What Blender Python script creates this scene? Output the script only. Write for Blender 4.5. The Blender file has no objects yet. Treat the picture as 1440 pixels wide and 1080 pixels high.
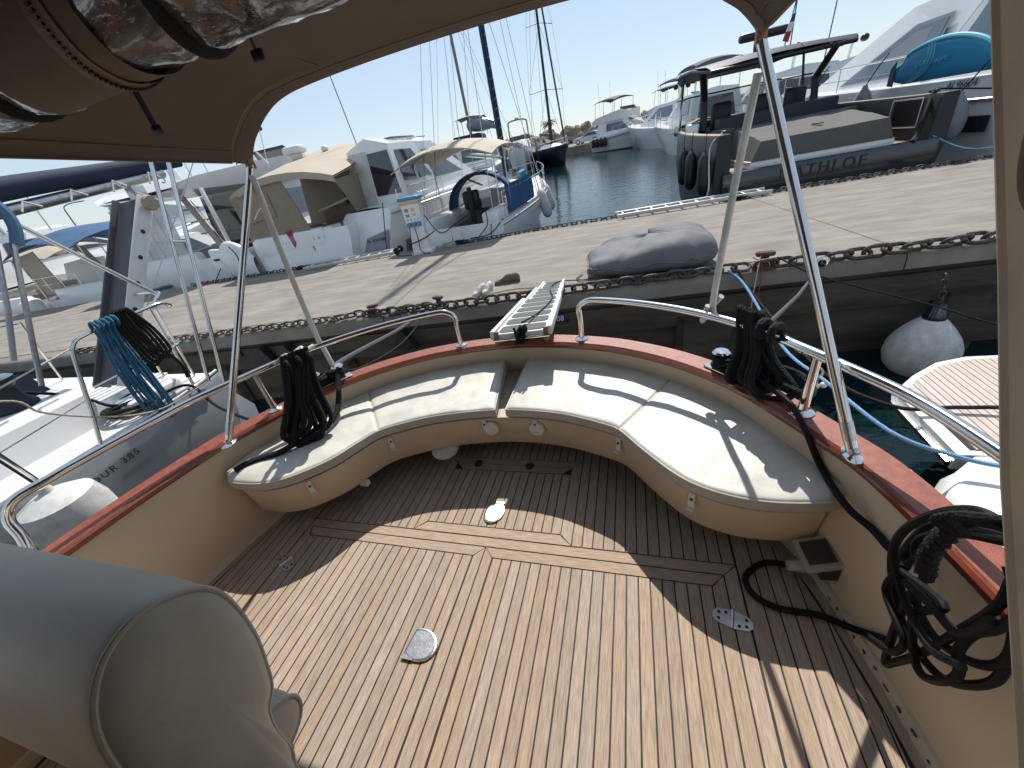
import bpy, bmesh, math, random
from mathutils import Vector, Matrix, noise
random.seed(7)
S = bpy.context.scene
COL = S.collection
R = math.radians
# ---------------------------------------------------------------- camera
cd = bpy.data.cameras.new('camera')
cd.sensor_width = 36.0
cd.lens = 541.0/1440*36
cd.clip_start = 0.03
cd.clip_end = 6000
co = bpy.data.objects.new('camera', cd)
COL.objects.link(co)
co.matrix_world = Matrix(((0.95344886, 0.01597959, 0.30113109, 0),
                          (0.24629098, 0.5349345, -0.80819913, 0),
                          (-0.1740001, 0.84474241, 0.50609706, 1.6), (0, 0, 0, 1)))
S.camera = co
# ---------------------------------------------------------------- world, sun, exposure
SUN_AZ, SUN_EL = -2.0, 51.0          # azimuth from +Y towards +X
w = bpy.data.worlds.new('World'); S.world = w; w.use_nodes = True
nt = w.node_tree
sky = nt.nodes.new('ShaderNodeTexSky'); sky.sky_type = 'NISHITA'; sky.sun_disc = False
sky.sun_elevation = R(SUN_EL); sky.sun_rotation = R(SUN_AZ)
sky.air_density = 1.1; sky.dust_density = .25; sky.ozone_density = 2.0
bg = nt.nodes['Background']; bg.inputs['Strength'].default_value = 0.112
mixn = nt.nodes.new('ShaderNodeMix'); mixn.data_type = 'RGBA'; mixn.inputs[0].default_value = .58      # thin even summer haze
mixn.inputs[7].default_value = (5.1, 6.1, 7.3, 1)
nt.links.new(sky.outputs['Color'], mixn.inputs[6]); nt.links.new(mixn.outputs[2], bg.inputs['Color'])
sl = bpy.data.lights.new('sun', 'SUN'); sl.energy = 5.0; sl.angle = R(0.5); sl.color = (1, .955, .89)
so = bpy.data.objects.new('sun', sl); COL.objects.link(so)
sd = Vector((math.sin(R(SUN_AZ))*math.cos(R(SUN_EL)), math.cos(R(SUN_AZ))*math.cos(R(SUN_EL)), math.sin(R(SUN_EL))))
so.rotation_euler = sd.to_track_quat('Z', 'Y').to_euler()
so.location = (0, 0, 30)
S.view_settings.view_transform = 'Standard'; S.view_settings.look = 'None'
S.view_settings.exposure = 0.14; S.view_settings.gamma = 1.0; S.view_settings.use_curve_mapping = False
# ---------------------------------------------------------------- materials
def mat(name, col, rough=.5, metal=0., var=0., vscale=8., bump=0., bscale=40., coat=0., spec=None,
        trans=0., alpha=1., stretch=None, col2=None, rand=0., detail=4., ior=None, sheen=0., csharp=0., backlit=0.):
    m = bpy.data.materials.new(name); m.use_nodes = True
    t = m.node_tree; p = t.nodes['Principled BSDF']; L = t.links.new
    c4 = (*col, 1)
    p.inputs['Base Color'].default_value = c4
    p.inputs['Roughness'].default_value = rough
    p.inputs['Metallic'].default_value = metal
    if coat: p.inputs['Coat Weight'].default_value = coat; p.inputs['Coat Roughness'].default_value = .08
    if spec is not None: p.inputs['Specular IOR Level'].default_value = spec
    if trans: p.inputs['Transmission Weight'].default_value = trans
    if ior: p.inputs['IOR'].default_value = ior
    if alpha < 1: p.inputs['Alpha'].default_value = alpha
    if sheen: p.inputs['Sheen Weight'].default_value = sheen
    tc = t.nodes.new('ShaderNodeTexCoord'); src = tc.outputs['Object']
    if stretch:
        mp = t.nodes.new('ShaderNodeMapping'); mp.inputs['Scale'].default_value = stretch
        L(src, mp.inputs['Vector']); src = mp.outputs['Vector']
    if rand:
        oi = t.nodes.new('ShaderNodeObjectInfo'); ad = t.nodes.new('ShaderNodeVectorMath'); ad.operation = 'ADD'
        ml = t.nodes.new('ShaderNodeMath'); ml.operation = 'MULTIPLY'; ml.inputs[1].default_value = 37.
        L(oi.outputs['Random'], ml.inputs[0]); L(src, ad.inputs[0]); L(ml.outputs[0], ad.inputs[1]); src = ad.outputs[0]
    if var or col2:
        nz = t.nodes.new('ShaderNodeTexNoise'); nz.inputs['Scale'].default_value = vscale; nz.inputs['Detail'].default_value = detail
        nz.inputs['Roughness'].default_value = .62
        L(src, nz.inputs['Vector'])
        cr = t.nodes.new('ShaderNodeValToRGB')
        a = .3+csharp; b = .7-csharp
        cr.color_ramp.elements[0].position = a; cr.color_ramp.elements[1].position = b
        if col2: e0, e1 = c4, (*col2, 1)
        else:
            e0 = tuple(max(0, x*(1-var)) for x in col)+(1,); e1 = tuple(min(1, x*(1+var)) for x in col)+(1,)
        cr.color_ramp.elements[0].color = e0; cr.color_ramp.elements[1].color = e1
        L(nz.outputs['Fac'], cr.inputs['Fac']); out = cr.outputs['Color']
        if rand:
            hs = t.nodes.new('ShaderNodeHueSaturation')
            mr = t.nodes.new('ShaderNodeMapRange'); mr.inputs['To Min'].default_value = 1-rand; mr.inputs['To Max'].default_value = 1+rand
            L(oi.outputs['Random'], mr.inputs['Value']); L(mr.outputs[0], hs.inputs['Value'])
            m2 = t.nodes.new('ShaderNodeMath'); m2.operation = 'MULTIPLY'; m2.inputs[1].default_value = 7.31
            fr = t.nodes.new('ShaderNodeMath'); fr.operation = 'FRACT'
            mr2 = t.nodes.new('ShaderNodeMapRange'); mr2.inputs['To Min'].default_value = .75; mr2.inputs['To Max'].default_value = 1.05
            L(oi.outputs['Random'], m2.inputs[0]); L(m2.outputs[0], fr.inputs[0]); L(fr.outputs[0], mr2.inputs['Value']); L(mr2.outputs[0], hs.inputs['Saturation'])
            L(out, hs.inputs['Color']); out = hs.outputs['Color']
        L(out, p.inputs['Base Color'])
    if bump:
        n2 = t.nodes.new('ShaderNodeTexNoise'); n2.inputs['Scale'].default_value = bscale; n2.inputs['Detail'].default_value = 5.
        L(src, n2.inputs['Vector'])
        bp = t.nodes.new('ShaderNodeBump'); bp.inputs['Strength'].default_value = bump; bp.inputs['Distance'].default_value = .01
        L(n2.outputs['Fac'], bp.inputs['Height']); L(bp.outputs['Normal'], p.inputs['Normal'])
    if backlit:
        tr = t.nodes.new('ShaderNodeBsdfTranslucent'); mx = t.nodes.new('ShaderNodeMixShader'); mx.inputs['Fac'].default_value = backlit
        tr.inputs['Color'].default_value = c4
        L(p.outputs[0], mx.inputs[1]); L(tr.outputs[0], mx.inputs[2]); L(mx.outputs[0], t.nodes['Material Output'].inputs['Surface'])
    return m
M = {}
def dm(k, *a, **kw): M[k] = mat(k, *a, **kw)
dm('teak', (.255,.178,.122), .8, col2=(.475,.362,.262), vscale=9., stretch=(26,1.6,26), rand=.09, bump=.3, bscale=16, detail=12.)
dm('teakx', (.255,.178,.122), .8, col2=(.475,.362,.262), vscale=9., stretch=(1.6,26,26), rand=.07, bump=.3, bscale=16, detail=12.)
dm('teak_pale', (.42,.33,.28), .8, col2=(.60,.52,.46), vscale=6., stretch=(14,1.,14), rand=.08, bump=.2, bscale=20)
dm('caulk', (.012,.011,.010), .7)
dm('cream', (.64,.52,.37), .42, var=.05, vscale=3., bump=.03, bscale=60)
dm('cream_scuff', (.56,.46,.33), .5, var=.12, vscale=9., bump=.06, bscale=60)
dm('mahogany', (.155,.028,.011), .42, col2=(.31,.075,.031), vscale=5., stretch=(7,7,30), coat=.2, bump=.2, bscale=60, detail=8.)
dm('mahogany_shade', (.12,.02,.009), .28, col2=(.20,.04,.018), vscale=5., stretch=(5,5,30), coat=.6, bump=.05)
dm('vinyl', (.47,.45,.40), .5, col2=(.63,.61,.55), vscale=8., bump=.34, bscale=13., detail=9.)
dm('vinyl_side_shade', (.50,.48,.43), .5, col2=(.42,.40,.355), vscale=6., bump=.15, bscale=20.)  # vinyl toned darker, the shade on cushion sides put into its colour
dm('vinyl_grey', (.42,.39,.33), .5, var=.08, vscale=5., bump=.16, bscale=22.)
dm('steel', (.72,.71,.69), .14, 1., var=.06, vscale=20, bump=.015, bscale=90)
dm('steel_dull', (.55,.55,.54), .34, 1., var=.2, vscale=30, bump=.08, bscale=90)
dm('canvas', (.16,.125,.088), .85, var=.06, vscale=6., bump=.15, bscale=300., backlit=.13)
dm('canvas_hem', (.19,.14,.095), .85, var=.08, vscale=20., bump=.2, bscale=300.)
dm('zip', (.17,.11,.06), .6, var=.1, vscale=60)
dm('clear_vinyl', (.055,.050,.045), .07, 0., col2=(.20,.185,.165), vscale=6., bump=1., bscale=11., coat=1., spec=.9, csharp=.1, stretch=(.6,1.6,1.6))
dm('black_strap', (.008,.008,.009), .8, bump=.3, bscale=200)
dm('rope_black', (.008,.008,.009), .8, bump=1., bscale=120., spec=.35)
dm('rubber', (.007,.007,.008), .6, bump=.05, bscale=60, spec=.2)
dm('rope_blue', (.03,.13,.22), .8, var=.3, vscale=60, bump=.7, bscale=160.)
dm('rope_lblue', (.15,.32,.52), .7, var=.25, vscale=80, bump=.6, bscale=200.)
dm('rope_tan', (.42,.35,.25), .85, var=.25, vscale=60, bump=.7, bscale=160.)
dm('rope_white', (.6,.58,.54), .8, var=.2, vscale=60, bump=.7, bscale=160.)
dm('white_plastic', (.70,.69,.66), .4, var=.05, vscale=6)
dm('white', (.74,.74,.73), .25, var=.05, vscale=1.2, coat=.3)
dm('white_dirty', (.42,.41,.39), .5, col2=(.66,.66,.64), vscale=11., detail=9.)
dm('grey_hull', (.24,.25,.26), .2, var=.08, vscale=.9, coat=.6)
dm('nonskid', (.56,.56,.55), .8, var=.06, vscale=5., bump=.2, bscale=200)
dm('concrete', (.16,.144,.122), .92, col2=(.285,.258,.22), vscale=2.6, bump=.8, bscale=46., stretch=(.5,1.5,1), detail=15.)
dm('concrete_edge', (.13,.118,.098), .9, col2=(.26,.238,.205), vscale=1.6, bump=.5, bscale=16., detail=9.)
dm('wall_dark', (.018,.015,.011), .7, col2=(.085,.072,.052), vscale=1.9, bump=.7, bscale=9., detail=9., stretch=(.4,1,2.2))  # mottled dark brown concrete of the pier wall
dm('rust', (.050,.028,.020), .85, col2=(.12,.065,.045), vscale=14., bump=.6, bscale=30)
dm('chain', (.035,.032,.030), .62, .4, col2=(.13,.11,.095), vscale=22., bump=.4, bscale=60)
dm('glass_dark', (.02,.024,.03), .06, 0., spec=.8, coat=.5)
dm('glass_tint', (.10,.14,.17), .08, var=.3, vscale=1.5, spec=.7)
dm('glass_clear', (.55,.60,.58), .05, alpha=.35, spec=.7)
dm('beige_canvas', (.25,.205,.15), .85, var=.08, vscale=2., bump=.2, bscale=120)
dm('beige_light', (.42,.36,.275), .8, var=.07, vscale=2., bump=.15, bscale=100)
dm('navy_canvas', (.018,.03,.062), .8, var=.15, vscale=3., bump=.2, bscale=150)
dm('blue_canvas', (.035,.095,.20), .8, var=.15, vscale=3., bump=.2, bscale=150)
dm('royal_canvas', (.012,.075,.21), .8, var=.12, vscale=3., bump=.2, bscale=120)
dm('denim', (.10,.19,.31), .85, var=.12, vscale=5., bump=.2, bscale=150)
dm('charcoal', (.026,.030,.038), .5, var=.1, vscale=2., spec=.3)
dm('charcoal_soft', (.055,.058,.064), .8, var=.1, vscale=3.)
dm('navy_hull', (.012,.017,.030), .2, coat=.5)
dm('black_hull', (.010,.013,.022), .2, coat=.4)
dm('black', (.010,.010,.011), .45)
dm('cover_grey', (.095,.09,.082), .85, var=.1, vscale=3., bump=.25, bscale=14)
dm('beanbag', (.125,.126,.136), .75, var=.08, vscale=4., bump=.45, bscale=7., stretch=(1,2.2,1))
dm('sup_blue', (.015,.22,.42), .35, var=.05, vscale=2)
dm('sup_light', (.10,.40,.52), .4)
dm('sup_dark', (.012,.05,.10), .4)
dm('alu', (.50,.50,.49), .5, .6, var=.15, vscale=12, bump=.1, bscale=60)
dm('alu_dark', (.10,.10,.105), .6, .2, var=.12, vscale=14, stretch=(6,1,1))
dm('plank_white', (.66,.67,.65), .5, var=.06, vscale=9)
dm('plank_grip', (.075,.085,.085), .8, var=.15, vscale=30)
dm('tan_leather', (.25,.13,.06), .6)
dm('blue_plate', (.010,.022,.075), .4)
dm('pedestal', (.72,.71,.69), .35, var=.04, vscale=4)
dm('ped_blue', (.05,.22,.42), .4)
dm('ped_tan', (.52,.44,.28), .5)
dm('red', (.35,.02,.03), .6)
dm('frflag_blue', (.02,.04,.18), .7)
dm('ink', (.012,.014,.02), .5)
dm('ink_grey', (.20,.21,.24), .5)
dm('car_paint', (.42,.44,.47), .25, .4, coat=.6)
dm('tyre', (.012,.012,.012), .8)
dm('rock', (.15,.12,.09), .9, col2=(.33,.275,.21), vscale=1.4, bump=.8, bscale=5.)
dm('hill', (.10,.14,.17), 1., var=.25, vscale=.006)
dm('roof_ochre', (.46,.37,.24), .8, var=.1, vscale=.6)
dm('teal', (.03,.26,.26), .5)
dm('yellow', (.5,.36,.05), .5)
dm('shoe', (.42,.39,.34), .8, col2=(.62,.60,.55), vscale=18., bump=.2, bscale=40)
dm('shoe_dark', (.10,.075,.055), .8, col2=(.20,.155,.11), vscale=18.)
dm('box_clear', (.55,.52,.48), .25, alpha=.55, spec=.6)
dm('dark_in', (.035,.030,.026), .7)
dm('seat_tan', (.27,.205,.14), .6, var=.08, vscale=3)
dm('palm', (.035,.06,.02), .8)
dm('wood_trim', (.17,.085,.035), .5, col2=(.10,.05,.02), vscale=14.)
dm('lamp_steel', (.20,.21,.22), .5, .4)
# water
m = bpy.data.materials.new('water'); m.use_nodes = True; t = m.node_tree; p = t.nodes['Principled BSDF']; L = t.links.new
p.inputs['Base Color'].default_value = (.003, .014, .016, 1); p.inputs['Roughness'].default_value = .05; p.inputs['IOR'].default_value = 1.33
tc = t.nodes.new('ShaderNodeTexCoord'); mp = t.nodes.new('ShaderNodeMapping'); mp.inputs['Scale'].default_value = (.9, 1.7, 1)
n1 = t.nodes.new('ShaderNodeTexNoise'); n1.inputs['Scale'].default_value = 2.0; n1.inputs['Detail'].default_value = 4.; n1.inputs['Roughness'].default_value = .5
bp = t.nodes.new('ShaderNodeBump'); bp.inputs['Strength'].default_value = .2; bp.inputs['Distance'].default_value = .10
L(tc.outputs['Object'], mp.inputs['Vector']); L(mp.outputs[0], n1.inputs['Vector']); L(n1.outputs['Fac'], bp.inputs['Height']); L(bp.outputs[0], p.inputs['Normal'])
M['water'] = m
# ---------------------------------------------------------------- geometry helpers
V = Vector
def crom(pts, n=8, closed=False):
    P = [V(p) for p in pts]; out = []
    k = len(P)
    if k < 3 and not closed:
        return [P[0].lerp(P[-1], i/n) for i in range(n+1)]
    rng = range(k if closed else k-1)
    for i in rng:
        if closed: a, b, c, d = P[(i-1) % k], P[i], P[(i+1) % k], P[(i+2) % k]
        else:
            b, c = P[i], P[i+1]
            a = P[i-1] if i else b*2-c
            d = P[i+2] if i+2 < k else c*2-b
        for j in range(n):
            t = j/n; t2 = t*t; t3 = t2*t
            out.append(.5*((2*b)+(c-a)*t+(2*a-5*b+4*c-d)*t2+(3*b-a-3*c+d)*t3))
    if not closed: out.append(P[-1])
    return out
class MB:
    def __init__(s): s.v = []; s.f = []
    def add(s, vs, fs):
        o = len(s.v); s.v += [tuple(x) for x in vs]; s.f += [tuple(o+i for i in f) for f in fs]; return s
    def box(s, c, d, rz=0, mtx=None):
        x, y, z = d[0]/2, d[1]/2, d[2]/2
        vs = [V(q) for q in ((-x,-y,-z),(x,-y,-z),(x,y,-z),(-x,y,-z),(-x,-y,z),(x,-y,z),(x,y,z),(-x,y,z))]
        mt = mtx or Matrix.Rotation(rz, 3, 'Z')
        return s.add([mt@q+V(c) for q in vs], [(0,3,2,1),(4,5,6,7),(0,1,5,4),(1,2,6,5),(2,3,7,6),(3,0,4,7)])
    def rbox(s, c, d, r=.02, rz=0, mtx=None):
        "box with chamfered edges"
        bm = bmesh.new(); bmesh.ops.create_cube(bm, size=1)
        for q in bm.verts: q.co = V((q.co.x*d[0], q.co.y*d[1], q.co.z*d[2]))
        bmesh.ops.bevel(bm, geom=bm.edges[:], offset=min(r, min(d)*.49), segments=2, affect='EDGES', profile=.5)
        mt = mtx or Matrix.Rotation(rz, 3, 'Z')
        bm.verts.index_update()
        s.add([mt@q.co+V(c) for q in bm.verts], [[q.index for q in f.verts] for f in bm.faces]); bm.free(); return s
    def tube(s, pts, r, n=8, cap=True, r2=None, flat=1.):
        P = [V(p) for p in pts]; k = len(P); o = len(s.v)
        T = [(P[min(i+1, k-1)]-P[max(i-1, 0)]).normalized() for i in range(k)]
        up = V((0, 0, 1)) if abs(T[0].z) < .9 else V((1, 0, 0))
        N = (up-T[0]*up.dot(T[0])).normalized()
        for i in range(k):
            N = N-T[i]*N.dot(T[i])
            if N.length < 1e-5: N = T[i].orthogonal()
            N.normalize(); B = T[i].cross(N)
            rr = r if r2 is None else r+(r2-r)*i/(k-1)
            if callable(r): rr = r(i/(k-1))
            for j in range(n):
                a = 2*math.pi*j/n
                s.v.append(tuple(P[i]+N*(math.cos(a)*rr*flat)+B*(math.sin(a)*rr)))
        for i in range(k-1):
            for j in range(n):
                a = o+i*n+j; b = o+i*n+(j+1) % n
                s.f.append((a, b, b+n, a+n))
        if cap:
            s.f.append(tuple(o+j for j in reversed(range(n)))); s.f.append(tuple(o+(k-1)*n+j for j in range(n)))
        return s
    def lathe(s, prof, c=(0,0,0), n=20, mtx=None):
        "prof: (r, z) list"
        o = len(s.v); mt = mtx or Matrix.Identity(3)
        for r, z in prof:
            for j in range(n):
                a = 2*math.pi*j/n; s.v.append(tuple(mt@V((r*math.cos(a), r*math.sin(a), z))+V(c)))
        k = len(prof)
        for i in range(k-1):
            for j in range(n):
                a = o+i*n+j; b = o+i*n+(j+1) % n; s.f.append((a, b, b+n, a+n))
        s.f.append(tuple(o+j for j in reversed(range(n)))); s.f.append(tuple(o+(k-1)*n+j for j in range(n)))
        return s
    def grid(s, rows, closed=False):
        "rows: list of equal-length point lists"
        o = len(s.v); m_ = len(rows[0])
        for r_ in rows: s.v += [tuple(q) for q in r_]
        for i in range(len(rows)-1):
            for j in range(m_ if closed else m_-1):
                a = o+i*m_+j; b = o+i*m_+(j+1) % m_
                s.f.append((a, b, b+m_, a+m_))
        return s
    def prism(s, poly, d):
        "poly: 3d planar points, extruded by vector d"
        P = [V(q) for q in poly]; D = V(d); k = len(P)
        return s.add(P+[q+D for q in P], [tuple(reversed(range(k))), tuple(range(k, 2*k))]+[(i, (i+1) % k, k+(i+1) % k, k+i) for i in range(k)])
    def slab(s, poly, z0, z1):
        return s.prism([(q[0], q[1], z0) for q in poly], (0, 0, z1-z0))
    def ball(s, c, r, n=12, m_=8):
        rx, ry, rz = (r, r, r) if not hasattr(r, '__len__') else r
        rows = []
        for i in range(m_+1):
            a = math.pi*i/m_; q = max(math.sin(a), .001)
            rows.append([(c[0]+rx*q*math.cos(2*math.pi*j/n), c[1]+ry*q*math.sin(2*math.pi*j/n), c[2]-rz*math.cos(a)) for j in range(n)])
        return s.grid(rows, True)
def obj(name, mb, m, parent=None, smooth=True, angle=38, fix=True):
    me = bpy.data.meshes.new(name)
    me.from_pydata(mb.v, [], mb.f); me.validate(); me.update()
    if fix:
        bm = bmesh.new(); bm.from_mesh(me); bmesh.ops.recalc_face_normals(bm, faces=bm.faces[:]); bm.to_mesh(me); bm.free()
    if smooth:
        me.shade_smooth(); me.set_sharp_from_angle(angle=R(angle))
    me.materials.append(M[m] if isinstance(m, str) else m)
    o = bpy.data.objects.new(name, me); COL.objects.link(o)
    if parent is not None:
        o.parent = parent
        o.matrix_parent_inverse = Matrix.Identity(4)
    return o
def inst(o, loc=None, rot=None, scale=None, parent=None):
    c = o.copy(); COL.objects.link(c)
    if loc is not None: c.location = loc
    if rot is not None: c.rotation_euler = rot
    if scale is not None: c.scale = scale
    if parent is not None: c.parent = parent
    return c
def tag(o, label=None, cat=None, group=None, kind=None):
    if label: o['label'] = label
    if cat: o['category'] = cat
    if group: o['group'] = group
    if kind: o['kind'] = kind
    return o
def thing(name, label, cat, loc=(0,0,0), rz=0, group=None):
    o = bpy.data.objects.new(name, None); o.empty_display_size = .2
    COL.objects.link(o); o.location = loc; o.rotation_euler = (0, 0, rz)
    return tag(o, label, cat, group)
def text(name, s, size, mtx, m, parent=None, extrude=.002, shear=0., space=1., align='CENTER'):
    cu = bpy.data.curves.new(name, 'FONT'); cu.body = s; cu.size = size; cu.align_x = align; cu.align_y = 'CENTER'
    cu.extrude = extrude; cu.shear = shear; cu.space_character = space; cu.resolution_u = 3
    o = bpy.data.objects.new(name, cu); COL.objects.link(o)
    dg = bpy.context.evaluated_depsgraph_get(); me = bpy.data.meshes.new_from_object(o.evaluated_get(dg))
    bpy.data.objects.remove(o); bpy.data.curves.remove(cu)
    me.materials.clear(); me.materials.append(M[m])
    o = bpy.data.objects.new(name, me); COL.objects.link(o)
    if parent is not None: o.parent = parent
    o.matrix_basis = mtx
    return o
def frame(loc, xax, up):
    "matrix whose local x runs along xax and local y along up (text plane)"
    x = V(xax).normalized(); z = x.cross(V(up)).normalized(); y = z.cross(x)
    return Matrix(((x.x, y.x, z.x, loc[0]), (x.y, y.y, z.y, loc[1]), (x.z, y.z, z.z, loc[2]), (0, 0, 0, 1)))
def lerp(a, b, t): return a+(b-a)*t
def interp(tab, x):
    if x <= tab[0][0]: return tab[0][1]
    for (a, b), (c, d) in zip(tab, tab[1:]):
        if x <= c: return b+(d-b)*(x-a)/(c-a)
    return tab[-1][1]
WATER = -1.3
PIER = -.05
dm('vinyl_whitish', (.62,.62,.60), .3, var=.15, vscale=3., bump=.3, bscale=4., alpha=.72)
# ================================================================ our own boat: cockpit
X0 = -.686
HALF = [(0,2.065),(.2,2.05),(.373,2.016),(.577,1.95),(.79,1.83),(.96,1.69),(1.10,1.53),(1.20,1.36),(1.28,1.21),(1.344,1.07),(1.39,.87),(1.43,.62),(1.455,.3),(1.48,-.1),(1.5,-.6),(1.5,-1.5)]
HALF = [(h*1.022, y*1.022) for h, y in HALF]
LIP = crom([(-h, y, 0) for h, y in reversed(HALF)]+[(h, y, 0) for h, y in HALF[1:]], 5)
def normals(P):
    out = []
    for i in range(len(P)):
        t = (P[min(i+1, len(P)-1)]-P[max(i-1, 0)]).normalized(); out.append(V((-t.y, t.x, 0)))
    return out
LN = normals(LIP)
def lip(i, off, z): q = LIP[i]+LN[i]*off; return (X0+q.x, q.y, z-(.024 if z > .5 else 0))
NL = len(LIP)
def lipstrip(prof, i0=0, i1=NL):
    "prof(i) -> list of (off, z) around the section"
    return MB().grid([[lip(i, o, z) for o, z in prof(i)] for i in range(i0, i1)])
boat = thing('motor_boat', 'cream motor boat with teak cockpit floor and varnished red cap rail', 'boat', (0, 0, 0))
def lower(i): return -.018+.10*max(0, LN[i].y)**2
bul = lipstrip(lambda i: [(.03,.58),(.012,.575),(.012+.35*(lower(i)-.012),.45),(lower(i),.30),(lower(i),-.02)])
obj('bulwark', bul, 'cream', boat)
# base moulding along the sole
for a, b in ((0, 44), (NL-44, NL)):
    obj('base_moulding', lipstrip(lambda i: [(lower(i)+.002,.032),(lower(i)-.012,.03),(lower(i)-.022,.012),(lower(i)-.026,-.004)], a, b), 'cream_scuff', boat)
out = lipstrip(lambda i: [(.095,.58),(.085,.50),(.10,.2),(.07,-.3),(-.02,-.8),(-.12,-1.3)])
obj('hull', out, 'cream', boat)
cap = lipstrip(lambda i: [(.02,.574),(.0,.574),(-.003,.578),(-.003,.604),(.004,.611),(.098,.613),(.105,.607),(.106,.582),(.100,.576),(.08,.574)])
capo = obj('cap_rail', cap, 'mahogany', boat, angle=22)
obj('inner_bead', lipstrip(lambda i: [(.0,.5735),(-.010,.576),(-.013,.583),(-.012,.598),(-.004,.604)]), 'mahogany_shade', capo)  # shade along the inner edge put into a darker mahogany
# ---- sole
sole = obj('cockpit_sole', MB().slab([lip(i, lower(i)+.05, 0)[:2] for i in range(0, NL, 3)], -.03, -.0035), 'caulk', boat, smooth=False)
HW = sorted([(h, y) for h, y in HALF[:14]], key=lambda q: q[0])
def yw(x):
    h = abs(x-X0); return interp(HW, h)+.12*max(0, 1-h/.9)
PITCH, GAP = .0478, .0052
def plank(xl, xr, y0, y1l, y1r, y0r=None, m='teak', nm='plank', z=0.):
    g = GAP/2; xl += g; xr -= g
    y0r = y0 if y0r is None else y0r
    P = [(xl,y0),(xr,y0r),(xr,y1r),(xl,y1l)]
    c = .0012
    vs = [(x, y, z-.01) for x, y in P]+[(x, y, z-c) for x, y in P]
    cx, cy = sum(p[0] for p in P)/4, sum(p[1] for p in P)/4
    vs += [(x+(c if x < cx else -c), y+(c if y < cy else -c), z) for x, y in P]
    mb = MB().add(vs, [(8,9,10,11)]+[(a+4, (a+1) % 4+4, (a+1) % 4+8, a+8) for a in range(4)]+[(a, (a+1) % 4, (a+1) % 4+4, a+4) for a in range(4)])
    ox, oy = cx, cy
    mb.v = [(x-ox, y-oy, zz) for x, y, zz in mb.v]
    o = obj(nm, mb, m, sole, smooth=False); o.location = (ox, oy, 0); return o
XL, XR, XC = -1.78, .39, -.70       # hatch ends and centre seam
YO, YM, YI = 1.115, 1.062, 1.008    # cross boards: outer, middle, inner lines
MARG = .075
YF = -.75
def aft_end(x): return yw(x)-.004
# outside planks, left and right of the hatch, running full length and cut by the margin board
def hwat(y): return interp(sorted([(yy, h) for h, yy in HALF]), y)
def ymarg(x):
    h = abs(x-X0)+MARG
    return interp(HW, h) if h < 1.49 else -.9
n = 0
xs = XR+PITCH+.012
plank(XR, xs, YF, 2, 2) if False else None
def sideplanks(s):
    x = XR+.004 if s > 0 else XL-.004
    k = 0
    while abs(x-X0) < 1.47:
        wd = PITCH if k else PITCH*1.25
        a, b = (x, x+wd) if s > 0 else (x-wd, x)
        ya, yb = ymarg(a), ymarg(b)
        if abs(a-X0) < 1.0: ya = min(ya, 1.95)
        if abs(b-X0) < 1.0: yb = min(yb, 1.95)
        if max(ya, yb) > YF: plank(a, b, YF, max(ya, YF+.02), max(yb, YF+.02))
        x += s*wd; k += 1
sideplanks(1); sideplanks(-1)
# margin boards that follow the side walls
for a, b in ((3, 46), (NL-46, NL-3)):
    obj('margin_board', lipstrip(lambda i: [(lower(i)-.01,-.01),(lower(i)-.018,-.0006),(-MARG+.007,-.0006),(-MARG+.005,-.01)], a, b), 'teak', sole)
# forward hatches: planks between the cross boards, with mitred border boards
BW = .052
def border(pts, m):
    c = V((sum(p[0] for p in pts)/len(pts), sum(p[1] for p in pts)/len(pts), 0))
    mb = MB().slab([(p[0]+(c.x-p[0])*.0-c.x, p[1]-c.y) for p in pts], -.01, 0)
    o = obj('border_board', mb, m, sole, smooth=False); o.location = c
G = .003
border([(XL+G,YO-G),(XR-G,YO-G),(XR-BW+.002,YM+G),(XL+BW*.35,YM+G)], 'teakx')
border([(XL+BW*.35,YM-G),(XC-G,YM-G),(XC-BW+G,YI+G),(XL+BW*.75,YI+G)], 'teakx')
border([(XC+G,YM-G),(XR-BW-G,YM-G),(XR-2*BW,YI+G),(XC+BW*.9,YI+G)], 'teakx')
# boards either side of the centre seam and the right hinge seam
border([(XC-G,YM-.006),(XC-BW+G*2,YI-.001),(XC-BW+G*2,YF),(XC-G,YF)], 'teak')
border([(XC+G,YM-.006),(XC+G,YF),(XC+BW-G*2,YF),(XC+BW-G*2,YI-.001)], 'teak')
border([(XR-BW-G,YM-.005),(XR-2*BW+G,YI-.003),(XR-2*BW+G,YF),(XR-BW-G,YF)], 'teak')
border([(XR-BW+G,YM+.0),(XR-BW+G,YF),(XR-.002,YF),(XR-.002,YO-.01)], 'teak')
border([(XL+.003,YO-.01),(XL+.003,YF),(XL+.05,YF),(XL+.05,YI-.0)], 'teak')
def fill(x0, x1, y0, y1):
    k = round((x1-x0)/PITCH); wd = (x1-x0)/k
    for i in range(k): plank(x0+i*wd, x0+(i+1)*wd, y0, y1, y1)
fill(XL+.05, XC-BW, YF, YI-.002)
fill(XC+BW, XR-2*BW, YF, YI-.002)
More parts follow.
